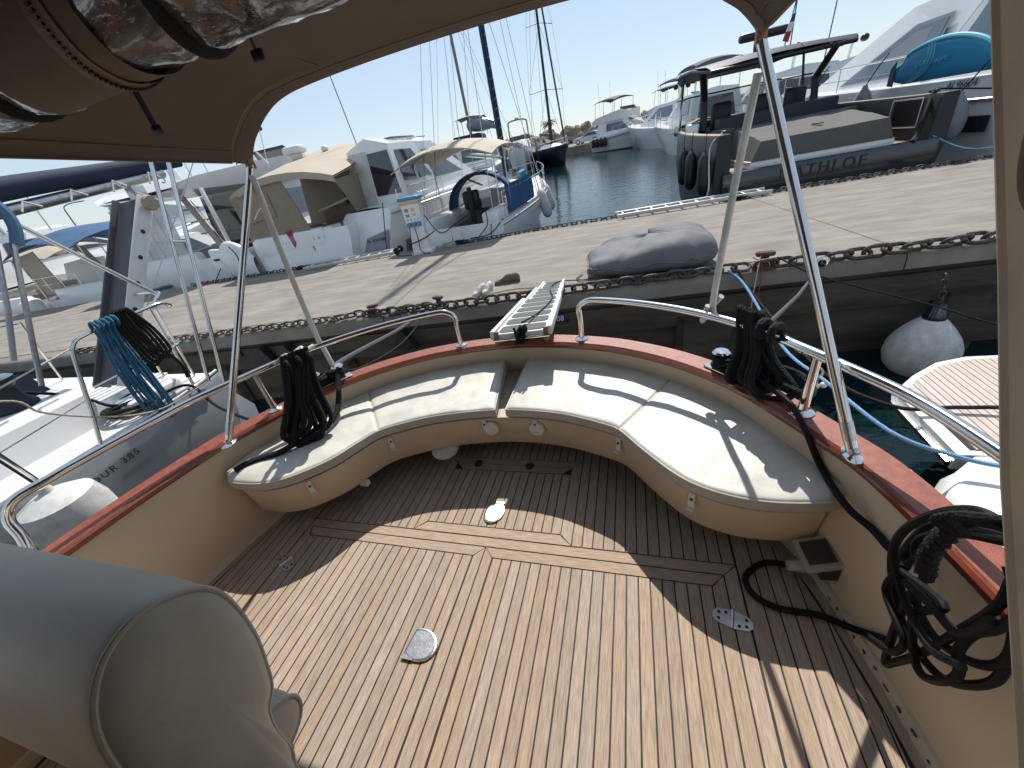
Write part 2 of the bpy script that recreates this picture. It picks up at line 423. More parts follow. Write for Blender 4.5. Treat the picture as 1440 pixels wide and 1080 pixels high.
# aft part: small hatch with borders, planks around it
AX0, AX1, AY1 = -1.13, -.29, 1.68
for i in range(int((AX0-XL)/PITCH)):
    wd = (AX0-XL)/int((AX0-XL)/PITCH); a = XL+i*wd; b = a+wd
    plank(a, b, YO+.003, min(aft_end(a), 2.1), min(aft_end(b), 2.1))
for i in range(int((XR-AX1)/PITCH)):
    wd = (XR-AX1)/int((XR-AX1)/PITCH); a = AX1+i*wd; b = a+wd
    plank(a, b, YO+.003, min(aft_end(a), 2.1), min(aft_end(b), 2.1))
fill(AX0, AX1, AY1+.003, 2.05)
border([(AX0+G,YO+.004),(AX1-G,YO+.004),(AX1-BW-.01,YO+.055),(AX0+BW+.01,YO+.055)], 'teakx')
border([(AX0+G,AY1-G),(AX1-G,AY1-G),(AX1-.055,AY1-.05),(AX0+.055,AY1-.05)], 'teakx')
border([(AX0+.058,AY1-.055),(AX1-.058,AY1-.055),(AX1-.11,AY1-.102),(AX0+.11,AY1-.102)], 'teakx')
border([(AX0+G,YO+.008),(AX0+BW+.004,YO+.060),(AX0+BW+.004,AY1-.06),(AX0+G,AY1-.008)], 'teak')
border([(AX1-G,YO+.008),(AX1-G,AY1-.008),(AX1-BW-.004,AY1-.06),(AX1-BW-.004,YO+.060)], 'teak')
fill(AX0+BW+.006, AX1-BW-.006, YO+.060, AY1-.107)
# metal fittings set in the sole
def dplate(c, rx, ry, ang, kind):
    pts = [(rx*math.cos(a), ry*math.sin(a)) for a in [math.pi*2*k/28 for k in range(28)]]
    if kind == 'D': pts = [(max(p[0], -rx*.62), p[1]) for p in pts]+[]
    else: pts = pts+[]
    rt = Matrix.Rotation(ang, 3, 'Z')
    mb = MB()
    rows = []
    for sc, z in ((1.0,.0),(1.03,.006),(.99,.011),(.90,.0125),(.86,.0105),(.84,.0105)):
        rows.append([rt@V((p[0]*sc, p[1]*sc, z)) for p in pts])
    mb.grid(rows, True); k = len(pts); o = len(mb.v)-k; mb.f.append(tuple(range(o, o+k)))
    p = obj('deck_plate', mb, 'steel_dull', boat); p.location = (c[0], c[1], 0); return p
pl = dplate((-.83,.595), .075, .058, R(-8), 'D')
tb = MB().box((-.03,-.052,.006), (.05,.016,.012)); obj('hinge_lug', tb, 'steel_dull', pl)
pl = dplate((-.715,1.262), .052, .068, R(-12), 'O')
obj('hinge_lug', MB().box((.018,.066,.006), (.05,.014,.012)), 'steel_dull', pl)
def hinge(c, ang, m='steel_dull'):
    h = MB()
    for s in (-1, 1):
        pts = [(s*.003,-.034),(s*.052,-.026),(s*.066,-.010),(s*.066,.010),(s*.052,.026),(s*.003,.034)]
        h.slab(pts if s > 0 else pts[::-1], .0005, .0045)
    h.tube([(0,-.036,.006),(0,.036,.006)], .0055, 8)
    o = obj('hatch_hinge', h, m, boat, angle=30); o.location = (c[0], c[1], 0); o.rotation_euler = (0, 0, ang)
    for x, y in ((-.045,.012),(-.045,-.012),(-.022,.018),(.045,.012),(.045,-.012),(.022,-.018)):
        sc = obj('screw', MB().lathe([(.006,.0046),(.006,.0058),(.003,.006)], n=8), 'dark_in', o); sc.location = (x, y, 0)
hinge((.335,.885), R(-12))
hinge((-1.745,.835), R(-25))
for x in (-.93,-.60):
    o = obj('hatch_catch', MB().slab([(.026*math.cos(a), .030*math.sin(a)) for a in [k*math.pi/8 for k in range(16)]], .0005, .004), 'dark_in', boat); o.location = (x, AY1-.055, 0)
# ---- bench: seat board, apron, fittings
FR = [(-1.33,.985),(-1.22,.982),(-1.101,.995),(-.975,1.051),(-.835,1.18),(-.76,1.31),(-.687,1.426),(-.56,1.50),(-.414,1.563),(-.24,1.605),(-.05,1.632),(.012,1.634),(.13,1.63),(.246,1.617),(.35,1.595),(.446,1.563),(.54,1.525),(.623,1.477),(.724,1.345),(.845,1.205),(.943,1.138),(1.064,1.10),(1.184,1.093),(1.30,1.105),(1.355,1.12)]
BK = [(-1.34,1.01),(-1.335,1.12),(-1.31,1.24),(-1.25,1.39),(-1.15,1.56),(-1.07,1.68),(-.975,1.785),(-.84,1.905),(-.68,2.0),(-.44,2.085),(-.125,2.14),(.035,2.165),(.20,2.15),(.348,2.124),(.47,2.09),(.60,2.045),(.75,1.97),(.886,1.872),(1.04,1.72),(1.165,1.55),(1.25,1.43),(1.31,1.325),(1.345,1.24),(1.362,1.17),(1.366,1.145)]
CX = -.69
F3 = crom([(CX+x, y, 0) for x, y in FR], 4); B3 = crom([(CX+x, y, 0) for x, y in BK], 4)
FN = normals(F3)
apr = MB()
rows = []
for i, q in enumerate(F3):
    nn = FN[i]; e = q+nn*.030; b = q+nn*.05
    rows.append([(e.x, e.y, .338),(e.x, e.y, .33),(b.x, b.y, .14),(b.x+nn.x*.01, b.y+nn.y*.01, .128),(b.x+nn.x*.05, b.y+nn.y*.05, .127)])
apr.grid(rows); bench = obj('bench_apron', apr, 'cream', boat)
sb = MB().grid([[(q.x+FN[i].x*.012, q.y+FN[i].y*.012, .3405), (q.x+FN[i].x*.012, q.y+FN[i].y*.012, .347), (p.x, p.y+.02, .347)] for i, (q, p) in enumerate(zip(F3, B3))])
obj('seat_board', sb, 'teak_pale', boat)
def on_front(hwx):
    j = min(range(len(F3)), key=lambda k: abs(F3[k].x-(CX+hwx))); return F3[j], FN[j]
for hx, big in ((-.955,0),(-.655,0),(-.115,1),(.155,1),(.60,0),(.90,0)):
    q, nn = on_front(hx); rz = math.atan2(nn.y, nn.x)-math.pi/2
    t = MB().box((0,-.006,0), (.026,.004,.085)); t.box((0,-.012,-.038), (.026,.016,.004))
    o = obj('bench_clip', t, 'white_plastic', bench); o.location = q+nn*.026+V((0,0,.285)); o.rotation_euler = (R(-6), 0, rz)
    s = obj('screw', MB().lathe([(.006,0),(.006,.004),(.002,.005)], n=8, mtx=Matrix.Rotation(R(90), 3, 'X')), 'dark_in', o); s.location = (0,-.008,.012)
    if big:
        d = MB().lathe([(.001,.0),(.040,.0),(.046,.006),(.046,.012),(.040,.018),(.001,.019)], n=20, mtx=Matrix.Rotation(R(90), 3, 'X'))
        o = obj('vent_cover', d, 'white_plastic', bench); o.location = q+nn*.033+V((.035 if hx < 0 else .004, 0, .265)); o.rotation_euler = (R(-6), 0, rz)
for hx, dz in ((-.42,0),(-.775,1)):
    q, nn = on_front(hx)
    o = obj('bench_foot', MB().lathe([(.02,-.035),(.075,-.03),(.085,-.01),(.03,.0)], n=18) if not dz else MB().box((0,0,-.012), (.05,.03,.03)), 'white_plastic', bench); o.location = q+nn*.05+V((0,0,.132))
# ---- cushions (each lies loose on the bench)
def cushion(i0, i1, label, endcap=(True, True)):
    Fq, Bq = F3[i0:i1+1], B3[i0:i1+1]
    t = thing('seat_cushion', label, 'cushion', tuple((Fq[len(Fq)//2]+Bq[len(Bq)//2])*.5+V((0,0,.35))), 0, 'white bench cushions')
    c0 = V(t.location)
    # resample along
    def rs(P, k):
        d = [0]
        for a, b in zip(P, P[1:]): d.append(d[-1]+(b-a).length)
        o = []
        for i in range(k):
            s = d[-1]*i/(k-1); j = max(q for q in range(len(d)) if d[q] <= s+1e-9); j = min(j, len(P)-2)
            o.append(P[j].lerp(P[j+1], (s-d[j])/max(d[j+1]-d[j], 1e-9)))
        return o
    K = 40
    A, B = rs(Fq, K), rs(Bq, K)
    us = [0,.006,.016,.03,.05]+[.05+.9*q/30 for q in range(1, 30)]+[.95,.97,.984,.994,1]
    vs = [0,.012,.03,.06,.10]+[.1+.8*q/14 for q in range(1, 14)]+[.90,.94,.97,.988,1]
    top = []
    for u in us:
        f = u*(K-1); j = min(int(f), K-2); a = A[j].lerp(A[j+1], f-j); b = B[j].lerp(B[j+1], f-j)
        wd = (b-a).length; ln = sum((A[q+1]-A[q]).length for q in range(K-1))
        row = []
        for v in vs:
            p = a.lerp(b, v); d = min(v*wd, (1-v)*wd+.004, u*ln+(0 if endcap[0] else .0), (1-u)*ln)
            r = .013
            e = 0 if d > r else r*(1-math.sqrt(max(0, 1-(1-d/r)**2)))
            puff = .008*min(1, d/.10)
            nz = .0045*noise.noise(V((p.x*6, p.y*6, 1.3)))+.003*noise.noise(V((p.x*17, p.y*17, 4.)))
            row.append(V((p.x, p.y, (.418+.034*v)-e*.8+puff+nz*min(1, d/.03)))-c0)
        top.append(row)
    mb = MB().grid(top)
    obj('cover', mb, 'vinyl', t, angle=60)
    # skirt around
    edge = [r_[0] for r_ in top]+[top[-1][j] for j in range(1, len(vs))]+[r_[-1] for r_ in reversed(top[:-1])]+[top[0][j] for j in range(len(vs)-2, 0, -1)]
    low = [V((q.x, q.y, .362-c0.z)) for q in edge]
    mid = [V((q.x, q.y, q.z*.5+(.362-c0.z)*.5)) for q in edge]
    cen = V((0,0,0))
    obj('side_panel', MB().grid([edge, [m_+(m_-cen).normalized()*.004 for m_ in mid], low, [q+(cen-q)*.06 for q in low]], True), 'vinyl_side_shade', t, angle=60)
    obj('piping', MB().tube([q+V((0,0,.002)) for q in edge]+[edge[0]+V((0,0,.002))], .0042, 6), 'vinyl', t)
n4 = 4
cushion(0, 6*n4, 'white vinyl bench cushion tapering to a point under the left rope coil')
cushion(6*n4, 10*n4, 'short white vinyl bench cushion left of the narrow teak gap')
cushion(11*n4, 17*n4, 'white vinyl bench cushion on the swim platform side of the teak gap')
cushion(17*n4, 24*n4, 'largest white vinyl bench cushion, wide curved lobe ending beside the clear power box')
# ---- handrails
def railpath(seq, z): return [lip(i, .058, z) for i in seq]
def nearest(h, y): return min(range(NL), key=lambda i: (LIP[i].x-h)**2+(LIP[i].y-y)**2)
def handrail(s, y_end, ys):
    ia = nearest(s*.385, 2.02) if s > 0 else nearest(-.385, 2.02)
    ib = nearest(s*1.47, y_end)
    seq = list(range(ia+s*2, ib, s*2))
    pts = [lip(ia, .055, .60), lip(ia, .057, .74)]
    a = V(lip(ia, .058, .81)); b = V(lip(ia+s*1, .058, .845))
    pts += [a, b]+[V(lip(i, .058, .855)) for i in seq]
    e = V(pts[-1])
    if s < 0: pts += [e+V((-.03,-.10,-.01)), e+V((-.03,-.15,-.06)), e+V((-.0,-.17,-.13)), e+V((.02,-.19,-.18)), e+V((.03,-.21,-.25))]
    else: pts += [e+V((.0,-.3,0)), e+V((0,-.38,-.05)), e+V((0,-.38,-.25))]
    path = crom(pts, 4)
    r = obj('handrail', MB().tube(path, .0175, 12), 'steel', boat)
    fl = [(.001,0),(.038,.0),(.040,.004),(.034,.009),(.022,.012),(.018,.016)]
    f = obj('foot_flange', MB().lathe(fl, n=18), 'steel', r); f.location = lip(ia, .055, .612)
    for y in ys:
        h = hwat(y); i = nearest(s*h, y)
        p0 = V(lip(i, .05, .612)); p1 = V(lip(i, .058, .848))
        st = obj('stanchion', MB().tube([p0, p0.lerp(p1, .25), p0.lerp(p1, .8), p1], lambda t_: .017 if t_ < .5 else .0145, 12), 'steel', r)
        f = obj('foot_flange', MB().lathe(fl, n=18), 'steel', r); f.location = p0
    return r
handrail(1, .0, (1.36, .1)); handrail(-1, .52, (1.36,))
# ---- mooring bollard cleats on the cap rail
def cleat(i, s):
    p = V(lip(i, .055, .612)); t = LIP[min(i+1, NL-1)]-LIP[i-1]; rz = math.atan2(t.y, t.x)
    c = obj('mooring_cleat', MB().rbox((0,0,.006), (.26,.075,.012), .005), 'steel', boat); c.location = p; c.rotation_euler = (0, 0, rz)
    for x in (-.07,.07):
        obj('cleat_post', MB().lathe([(.02,.01),(.016,.03),(.016,.07),(.034,.078),(.038,.086),(.030,.094),(.004,.097)], c=(x,0,0), n=16), 'steel', c)
    return c
clR = cleat(nearest(1.06,1.60), 1); clL = cleat(nearest(-1.06,1.60), -1)
# ---- cabin side panel at the right edge
pn = MB()
ed = [(1.08,2.08),(.76,1.66),(.58,1.38),(.45,1.17),(.275,.92),(.06,.60),(-.35,.0)]
pts = [(.42, y, z) for y, z in ed]+[(.42,-1.3,0),(.42,-1.3,2.08)]
pn.prism(pts, (.035,0,0)); cb = obj('cabin_side_panel', pn, 'cream_scuff', boat, smooth=False)
obj('edge_trim', MB().tube([(.4375, y+.004, z) for y, z in ed], .021, 8, flat=.75), 'cream_scuff', cb)
ring = [(.419, .565+.062*math.cos(a), 1.565+.115*math.sin(a)) for a in [2*math.pi*k/40 for k in range(41)]]
obj('porthole_ring', MB().tube(ring, .011, 8, flat=.5), 'wood_trim', cb)
# wheelhouse of our own boat, unseen behind the viewer, added to block blue sky
wh = MB().box((X0,-1.05,1.05), (2.9,.06,2.1)); wh.box((X0-1.5,-2.6,.9), (.06,3.1,2.4)); wh.box((X0+1.5,-2.6,.9), (.06,3.1,2.4)); wh.box((X0,-2.6,2.13), (3.1,3.2,.06))
wo = obj('unseen_wheelhouse', wh, 'cream', boat, smooth=False)
obj('door', MB().rbox((X0,-1.0,1.0), (.75,.04,1.85), .01), 'mahogany', wo)
for s in (-1,1): obj('window', MB().rbox((X0+s*.95,-1.01,1.45), (.7,.03,.6), .01), 'glass_dark', wo)
# scuffs along the foot of the right wall are flakes of dark sealant
for k in range(16):
    y = 1.03-.52*k/15+random.uniform(-.01,.01); i = nearest(hwat(y), y); q = lip(i, lower(i)-.022, .012+random.uniform(0,.012))
    o = obj('sealant_flake', MB().box((0,0,0), (.004, random.uniform(.006,.022), random.uniform(.002,.006))), 'dark_in', boat); o.location = q; o.rotation_euler = (0, random.uniform(.3,.9), random.uniform(-.3,.3))
# ---- shore power box on the right wall
jb = thing('power_box', 'clear lidded power socket box on cream wall below bench cushion', 'power box', (.665,1.085,.12), R(5))
mt = Matrix.Rotation(R(-18), 3, 'Y')@Matrix.Rotation(R(8), 3, 'X')
obj('lid_frame', MB().rbox((-.03,0,.045), (.125,.125,.022), .008, mtx=mt), 'box_clear', jb)
obj('lid_window', MB().rbox((-.034,0,.0585), (.088,.088,.006), .003, mtx=mt), 'dark_in', jb)
obj('socket_body', MB().rbox((.005,-.01,.0), (.075,.09,.075), .01), 'dark_in', jb)
obj('wall_gasket', MB().box((.045,-.015,-.01), (.012,.11,.11)), 'yellow', jb)
obj('plug', MB().lathe([(.017,-.075),(.022,-.05),(.024,-.02),(.024,.03)], c=(-.055,-.02,.0), n=14, mtx=Matrix.Rotation(R(90), 3, 'Y')), 'box_clear', jb)
# ================================================================ canopy over the cockpit
cn = thing('cockpit_canopy', 'brown canvas canopy on stainless poles over the cockpit', 'canopy', (0, 0, 0))
ARH = [(1.10,1.772),(1.085,1.80),(1.04,1.85),(1.00,1.88),(.94,1.92),(.88,1.95),(.82,1.972),(.73,1.99),(.60,2.0),(.40,2.008),(.2,2.012),(0,2.013)]
ARC = crom([(-h, 0, z) for h, z in ARH]+[(h, 0, z) for h, z in reversed(ARH[:-1])], 3)
AN = []
for i in range(len(ARC)):
    t = (ARC[min(i+1, len(ARC)-1)]-ARC[max(0, i-1)]).normalized(); AN.append(V((t.z, 0, -t.x)))
def arow(y, off=0., sag=0.):
    r_ = []
    for i, q in enumerate(ARC):
        z = q.z+.010+.082*(1.82-y)-sag*max(0, 1-(q.x/1.1)**2)
        r_.append((CX+q.x+AN[i].x*off, y, z+AN[i].z*off))
    return r_
ys_ = [1.70,1.5,1.2,.9,.6,.2,-.3,-.9,-1.3]
cv = MB().grid([arow(y, 0, .012*math.sin((1.7-y)*3)) for y in ys_]); cv.grid([arow(y, -.006, .012*math.sin((1.7-y)*3)) for y in reversed(ys_)])
canv = obj('canvas', cv, 'canvas', cn, fix=False)
he = MB().grid([arow(1.72, .006), arow(1.76,.007), arow(1.815,.006), arow(1.823, 0), arow(1.815,-.008), arow(1.70,-.008)])
hem = obj('aft_hem', he, 'canvas', cn)
obj('stitched_seam', MB().tube([(x+.003*math.sin(i*2.1), 1.712+.006*noise.noise(V((i*.3,0,0))), z-.004) for i, (x, y, z) in enumerate(arow(1.71, .009))], .0028, 6), 'canvas_hem', hem)
for s in (0, -1):
    obj('edge_binding', MB().tube([V(arow(y)[s])+V((0,0,.0)) for y in ys_], .006, 6, flat=.6), 'canvas_hem', canv)
    a_ = 4 if s == 0 else -5
    obj('valance_seam', MB().tube([V(arow(y, .004)[a_]) for y in ys_], .0022, 5), 'canvas_hem', canv)
obj('roof_seam', MB().tube([V(arow(y, .004)[len(ARC)//2-7]) for y in ys_], .0028, 5), 'canvas_hem', canv)
cL, cR = V(arow(1.80)[0]), V(arow(1.80)[-1])
fL, fR = V((-1.985,1.075,.602)), V((.665,1.145,.602))
for c, f in ((cL, fL), (cR, fR)):
    p = obj('pole', MB().tube([f+(c-f)*.004, c+V((0,0,-.01))], .0165, 14), 'steel', cn)
    obj('pole_collar', MB().tube([f.lerp(c,.03), f.lerp(c,.075)], .0185, 12), 'steel_dull', p)
    obj('pole_foot', MB().ball(f+V((0,0,.008)), .017), 'steel_dull', p)
    o = obj('foot_plate', MB().lathe([(.034,0),(.034,.004),(.02,.010),(.012,.016)], n=16), 'steel', p); o.location = f-V((0,0,.013)); o.scale = (.75,1.25,1)
    obj('corner_tab', MB().rbox(c+V((0,0,.005)), (.03,.04,.06), .006), 'tan_leather', p)
# second struts, weathered white
rS = V((.345,1.80,.85))
for pts in ([cL+V((.01,-.03,-.05)), cL.lerp(V((-1.87,1.75,.78)),.5), V((-1.87,1.79,.86)), V((-1.86,1.79,.75)), V((-1.83,1.77,.61))],
            [cR+V((-.0,-.02,-.10)), cR.lerp(rS,.5), rS+V((0,0,.06)), rS+V((.01,.01,-.04))]):
    obj('strut', MB().tube(crom(pts, 8), .0175, 10, flat=.8), 'white_dirty', cn)
obj('strut_lashing', MB().tube(crom([rS+V((-.02,.0,.02)), rS+V((-.035,.02,-.06)), rS+V((0,.03,.0)), rS+V((.03,.0,.06))], 6), .013, 8), 'white_dirty', cn)
# hanging webbing straps with buckles
for x, y, z0, z1 in ((-1.19,.95,2.06,1.815),(-.79,.95,2.06,1.885)):
    st = obj('hanging_strap', MB().tube(crom([(x,y-.03,z0),(x+.004,y-.015,z0-.10),(x-.004,y,(z0+z1)/2),(x,y,z1)], 6), .0125, 8, flat=.14), 'black_strap', cn)
    b = obj('buckle', MB().rbox((0,0,0), (.031,.010,.022), .004), 'black', st); b.location = (x, y, z1)
# rolled clear curtain under the canopy
rl = thing('rolled_curtain', 'rolled clear vinyl curtain tied up with black straps under canopy', 'curtain', (-.7,.77,1.965))
def rollseg(x0, x1, rr, m, nm, wob, par=rl):
    k = max(6, int((x1-x0)/.018)); rows = []
    for i in range(k+1):
        x = lerp(x0, x1, i/k); row = []
        for j in range(36):
            a = 2*math.pi*j/36
            q = rr*(1+wob*noise.noise(V((x*5, math.cos(a)*1.6, math.sin(a)*1.6)))+wob*.6*noise.noise(V((x*14+3, math.cos(a)*3, math.sin(a)*3))))
            pin = 1-.16*sum(math.exp(-((x-sx)/.03)**2) for sx in (-1.27,-.73,-.2,-1.7))
            row.append((x+.7+.25*q*math.sin(a), q*pin*math.cos(a), q*pin*math.sin(a)))
        rows.append(row)
    return obj(nm, MB().grid(rows, True), m, par, angle=70)
rollseg(-1.78,-1.15,.108,'clear_vinyl','clear_panel',.13)
mid = rollseg(-1.19,-.86,.113,'canvas','canvas_panel',.03)
rollseg(-.90,.35,.106,'clear_vinyl','clear_panel',.13)
zt = MB()
for k in range(90):
    a = 2*math.pi*k/90; zt.box((-.94+.7+.25*.117*math.sin(a), .1185*math.cos(a), .1185*math.sin(a)), (.009,.005,.004), mtx=Matrix.Rotation(a, 3, 'X'))
rollseg(-.965,-.915,.1165,'zip','zip_tape',.02)
obj('zip_teeth', zt, 'black', mid)
for sx in (-1.27,-.73,-.2):
    pts = [(sx+.7+.35*.1*math.sin(a)+.02, .102*math.cos(a), .102*math.sin(a)) for a in [2*math.pi*k/32 for k in range(33)]]
    obj('tie_strap', MB().tube(pts, .016, 8, flat=.2), 'black_strap', rl)
# ================================================================ helm bench at lower left
hs = thing('helm_seat', 'grey vinyl helm bench seat with piped edges seen from behind', 'seat', (-1.4,.17,0))
prof = [(.06,.02),(.045,.30),(.005,.55),(.005,.70),(.02,.80),(.05,.885),(.095,.945),(.145,.972),(.195,.972),(.245,.945),(.285,.895),(.298,.82),(.288,.70),(.262,.60),(.236,.53),(.20,.49),(.18,.42),(.17,.32),(.145,.24),(.12,.02)]
PF = crom([(0, y, z) for y, z in prof], 4)
pc = V((0,.16,.68))
def prow(x, sc): return [V((x, pc.y+(q.y-pc.y)*sc-.17, pc.z+(q.z-pc.z)*(1+(sc-1)*.35))) for q in PF]
xe = -.92+1.4
bk = MB().grid([prow(-.75,1.05), prow(-.3,1.06), prow(xe-.2,1.06), prow(xe-.09,1.05), prow(xe-.03,1.025), prow(xe-.005,1.005), prow(xe,.985)])
obj('backrest', bk, 'vinyl_grey', hs, angle=60)
def prow2(x, sc): return [V((x, pc.y+(q.y-pc.y)*sc-.17, pc.z+(q.z-pc.z)*sc)) for q in PF]
endp = MB().grid([prow(xe-.001,.985), prow2(xe+.012,.93), prow2(xe+.022,.75), prow2(xe+.027,.45), prow2(xe+.028,.0)], True)
obj('end_panel', endp, 'vinyl_grey', hs, angle=60)
obj('piping', MB().tube([q+V((.002,0,0)) for q in prow(xe,.99)], .0065, 8), 'vinyl_grey', hs)
# seat cushion on the far (aft) side with rounded piped end
sp = crom([(0,.0+.10*math.cos(a), .36+.085*math.sin(a)) for a in [2*math.pi*k/16 for k in range(16)]], 2, True)
xs2 = xe-.03
obj('seat_pad', MB().grid([[V((x, q.y*sc, .36+(q.z-.36)*sc)) for q in sp] for x, sc in ((-.75,1),(xs2-.05,1),(xs2-.012,.95),(xs2,.86),(xs2+.006,.5),(xs2+.008,.05))], True), 'vinyl_grey', hs, angle=60)
obj('piping', MB().tube([V((xs2-.006, q.y*.96, .36+(q.z-.36)*.96)) for q in sp+[sp[0]]], .006, 8), 'vinyl_grey', hs)
obj('seat_base', MB().rbox((-.32,.0,.10), (1.2,.11,.20), .02), 'mahogany', hs)
# ================================================================ setting: water, pier
PA = R(6.3); PU = V((math.cos(PA), math.sin(PA), 0)); PVv = V((-math.sin(PA), math.cos(PA), 0)); PO = V((0, 4.93, 0))
def pw(u, v, z=PIER): q = PO+PU*u+PVv*v; return V((q.x, q.y, z))
wa = obj('water', MB().add([(-1500,-60,WATER),(1500,-60,WATER),(1500,3000,WATER),(-1500,3000,WATER)], [(0,1,2,3)]), 'water', smooth=False); tag(wa, kind='structure')
PW = 4.85
pier = bpy.data.objects.new('pier', None); COL.objects.link(pier); pier.location = pw(0, 0, 0); pier.rotation_euler = (0, 0, PA)
core = obj('pier', MB().box((-8, PW/2, -1.6), (76, PW-.12, 2.9)), 'wall_dark', smooth=False)
bpy.data.objects.remove(pier)
pier = core; pier.location = pw(0, 0, 0); pier.rotation_euler = (0, 0, PA); tag(pier, kind='structure')
us = [-44,-36,-28,-21,-15.5,-9.4,-3.45,2.9,9,15,22,30]
for i in range(len(us)-1):
    g = .006
    a, b = us[i]+g, us[i+1]-g; L_ = b-a
    # slab surface with slight unevenness
    rows = []; nu = max(6, int(L_/.35))
    for j in range(nu+1):
        u = a+L_*j/nu
        rows.append([(u, .30+(PW-.60)*k/9, PIER+.006*noise.noise(V((u*.5, k*.4, 3)))) for k in range(10)])
    mb = MB().grid(rows); mb.box(((a+b)/2, PW/2, PIER-.09), (L_, PW-.61, .14))
    obj('pavement_slab', mb, 'concrete', pier, angle=60)
    for v0, s in ((0, 1), (PW, -1)):     # rounded edge coping with a ledge below
        pr = [(.292, PIER-.17),(.292, PIER-.006),(.06, PIER-.004),(.02, PIER-.015),(-.015, PIER-.045),(-.03, PIER-.09),(-.03, PIER-.20),(-.005, PIER-.215),(.04, PIER-.22)]
        nu = max(4, int(L_/.5))
        mb = MB().grid([[(a+L_*j/nu, v0+s*(q[0]+.004*noise.noise(V((j*.7, q[1]*9, i)))), q[1]) for q in pr] for j in range(nu+1)])
        obj('coping', mb, 'concrete_edge', pier, angle=50)
# face of the near wall: darker courses and buttresses
for i, u in enumerate([-19,-13,-9.2,-6.7,-4.55,-1.9,.9,3.6,6.5,9.5]):
    w = .5 if i % 2 else .7
    o = obj('buttress', MB().prism([(-w/2, .02, -3),(w/2, .02, -3),(w/2*.8, -.10, -3),(-w/2*.8, -.10, -3)], (0,0,2.45)), 'wall_dark', pier, smooth=False); o.location = (u, 0, 0)
for u in [-8.1,-5.65,-5.2,-3.2]:
    o = obj('steel_bracket', MB().prism([(-.18,-.03,-.55),(.18,-.03,-.55),(.04,-.03,-.28),(-.04,-.03,-.28)], (0,-.12,0)), 'black', pier, smooth=False); o.location = (u, 0, 0)
obj('wall_course', MB().box((-6,.015,-.50), (60,.03,.35)), 'wall_dark', pier, smooth=False)
def plate(u, s, w, lb):
    t = thing('berth_plate', 'small blue plate numbered %s on pier wall %s' % (s, lb), 'sign', pw(u, -.045, -.375), PA)
    obj('panel', MB().rbox((0,0,0), (w,.012,.115), .004), 'blue_plate', t)
    text('number', s, .105, frame((0,-.0075,0), (1,0,0), (0,0,1)), 'white_plastic', t)
plate(-.93, '08', .22, 'beside the white gangway'); plate(-6.20, '07', .20, 'behind the grey sailing yacht')
# ---- chains
def linkmesh(nm, ln, wd, r):
    pts = []
    R_ = wd/2
    for k in range(9): a = -math.pi/2+math.pi*k/8; pts.append((ln/2-R_+R_*math.cos(a), R_*math.sin(a), 0))
    for k in range(9): a = math.pi/2+math.pi*k/8; pts.append((-ln/2+R_+R_*math.cos(a), R_*math.sin(a), 0))
    pts.append(pts[0])
    o = obj(nm, MB().tube(pts, r, 6, cap=False), 'chain', angle=60)
    return o
def chain(label, path, ln, wd, r, lift):
    t = thing('mooring_chain', label, 'chain', path[0], 0, 'heavy chains along the pier')
    P = crom(path, 12); d = [0]
    for a, b in zip(P, P[1:]): d.append(d[-1]+(b-a).length)
    pitch = ln-2*r*1.15; k = int(d[-1]/pitch); first = None
    for i in range(k):
        s = i*pitch; j = min(max(q for q in range(len(d)) if d[q] <= s), len(P)-2)
        c = P[j].lerp(P[j+1], (s-d[j])/(d[j+1]-d[j])); tv = (P[j+1]-P[j]).normalized()
        rz = math.atan2(tv.y, tv.x)
        roll = (R(18) if i % 2 else R(-62))+random.uniform(-.25,.25)
        o = linkmesh('link', ln, wd, r) if first is None else first.copy()
        if first is None: first = o
        else: COL.objects.link(o)
        o.parent = t
        mt = Matrix.Rotation(rz+random.uniform(-.08,.08), 4, 'Z')@Matrix.Rotation(-math.asin(max(-1, min(1, tv.z))), 4, 'Y')@Matrix.Rotation(roll, 4, 'X')
        o.matrix_basis = Matrix.Translation(c+V((0,random.uniform(-.008,.008),lift))-V(t.location))@mt
    return t
chain('heavy black chain along pier edge from rusty bollards past gangway to grey bean bag', [pw(-3.55,-.02,PIER+.02), pw(-2.6,-.02), pw(-1.7,-.01), pw(-.6,.0), pw(.6,.03), pw(1.45,.0)], .19, .118, .0195, .045)
chain('heavy dark chain on pier edge above the white ball fender', [pw(1.5,.0), pw(2.4,-.03), pw(3.6,-.02), pw(5,0)], .235, .13, .0235, .05)
chain('light grey chain on pier edge behind the grey sailboat stern', [pw(-9.5,.02), pw(-7.9,.0), pw(-6.0,.0), pw(-4.7,.02), pw(-4.05,.0)], .15, .10, .014, .04)
chain('coarse rusty chain piled against small rusty bollard', [pw(-4.1,.0), pw(-3.8,.06), pw(-3.4,.02), pw(-3.0,.05), pw(-2.5,.03)], .17, .10, .015, .055)
FV = PW-.10
chain('dark chain on far pier edge beside the open water', [pw(-3.3,FV-.25), pw(-2,FV-.02), pw(.1,FV), pw(.8,FV)], .14, .085, .012, .03)
chain('dark chain on far pier edge below the charcoal day boat', [pw(2.4,FV-.1), pw(3.8,FV+.02), pw(5.5,FV), pw(7.5,FV), pw(9,FV)], .15, .09, .0135, .03)
chain('chain on far pier edge below the beige canvas yacht', [pw(-11.8,FV), pw(-10.4,FV-.06), pw(-8.1,FV), pw(-6.4,FV)], .13, .085, .012, .03)
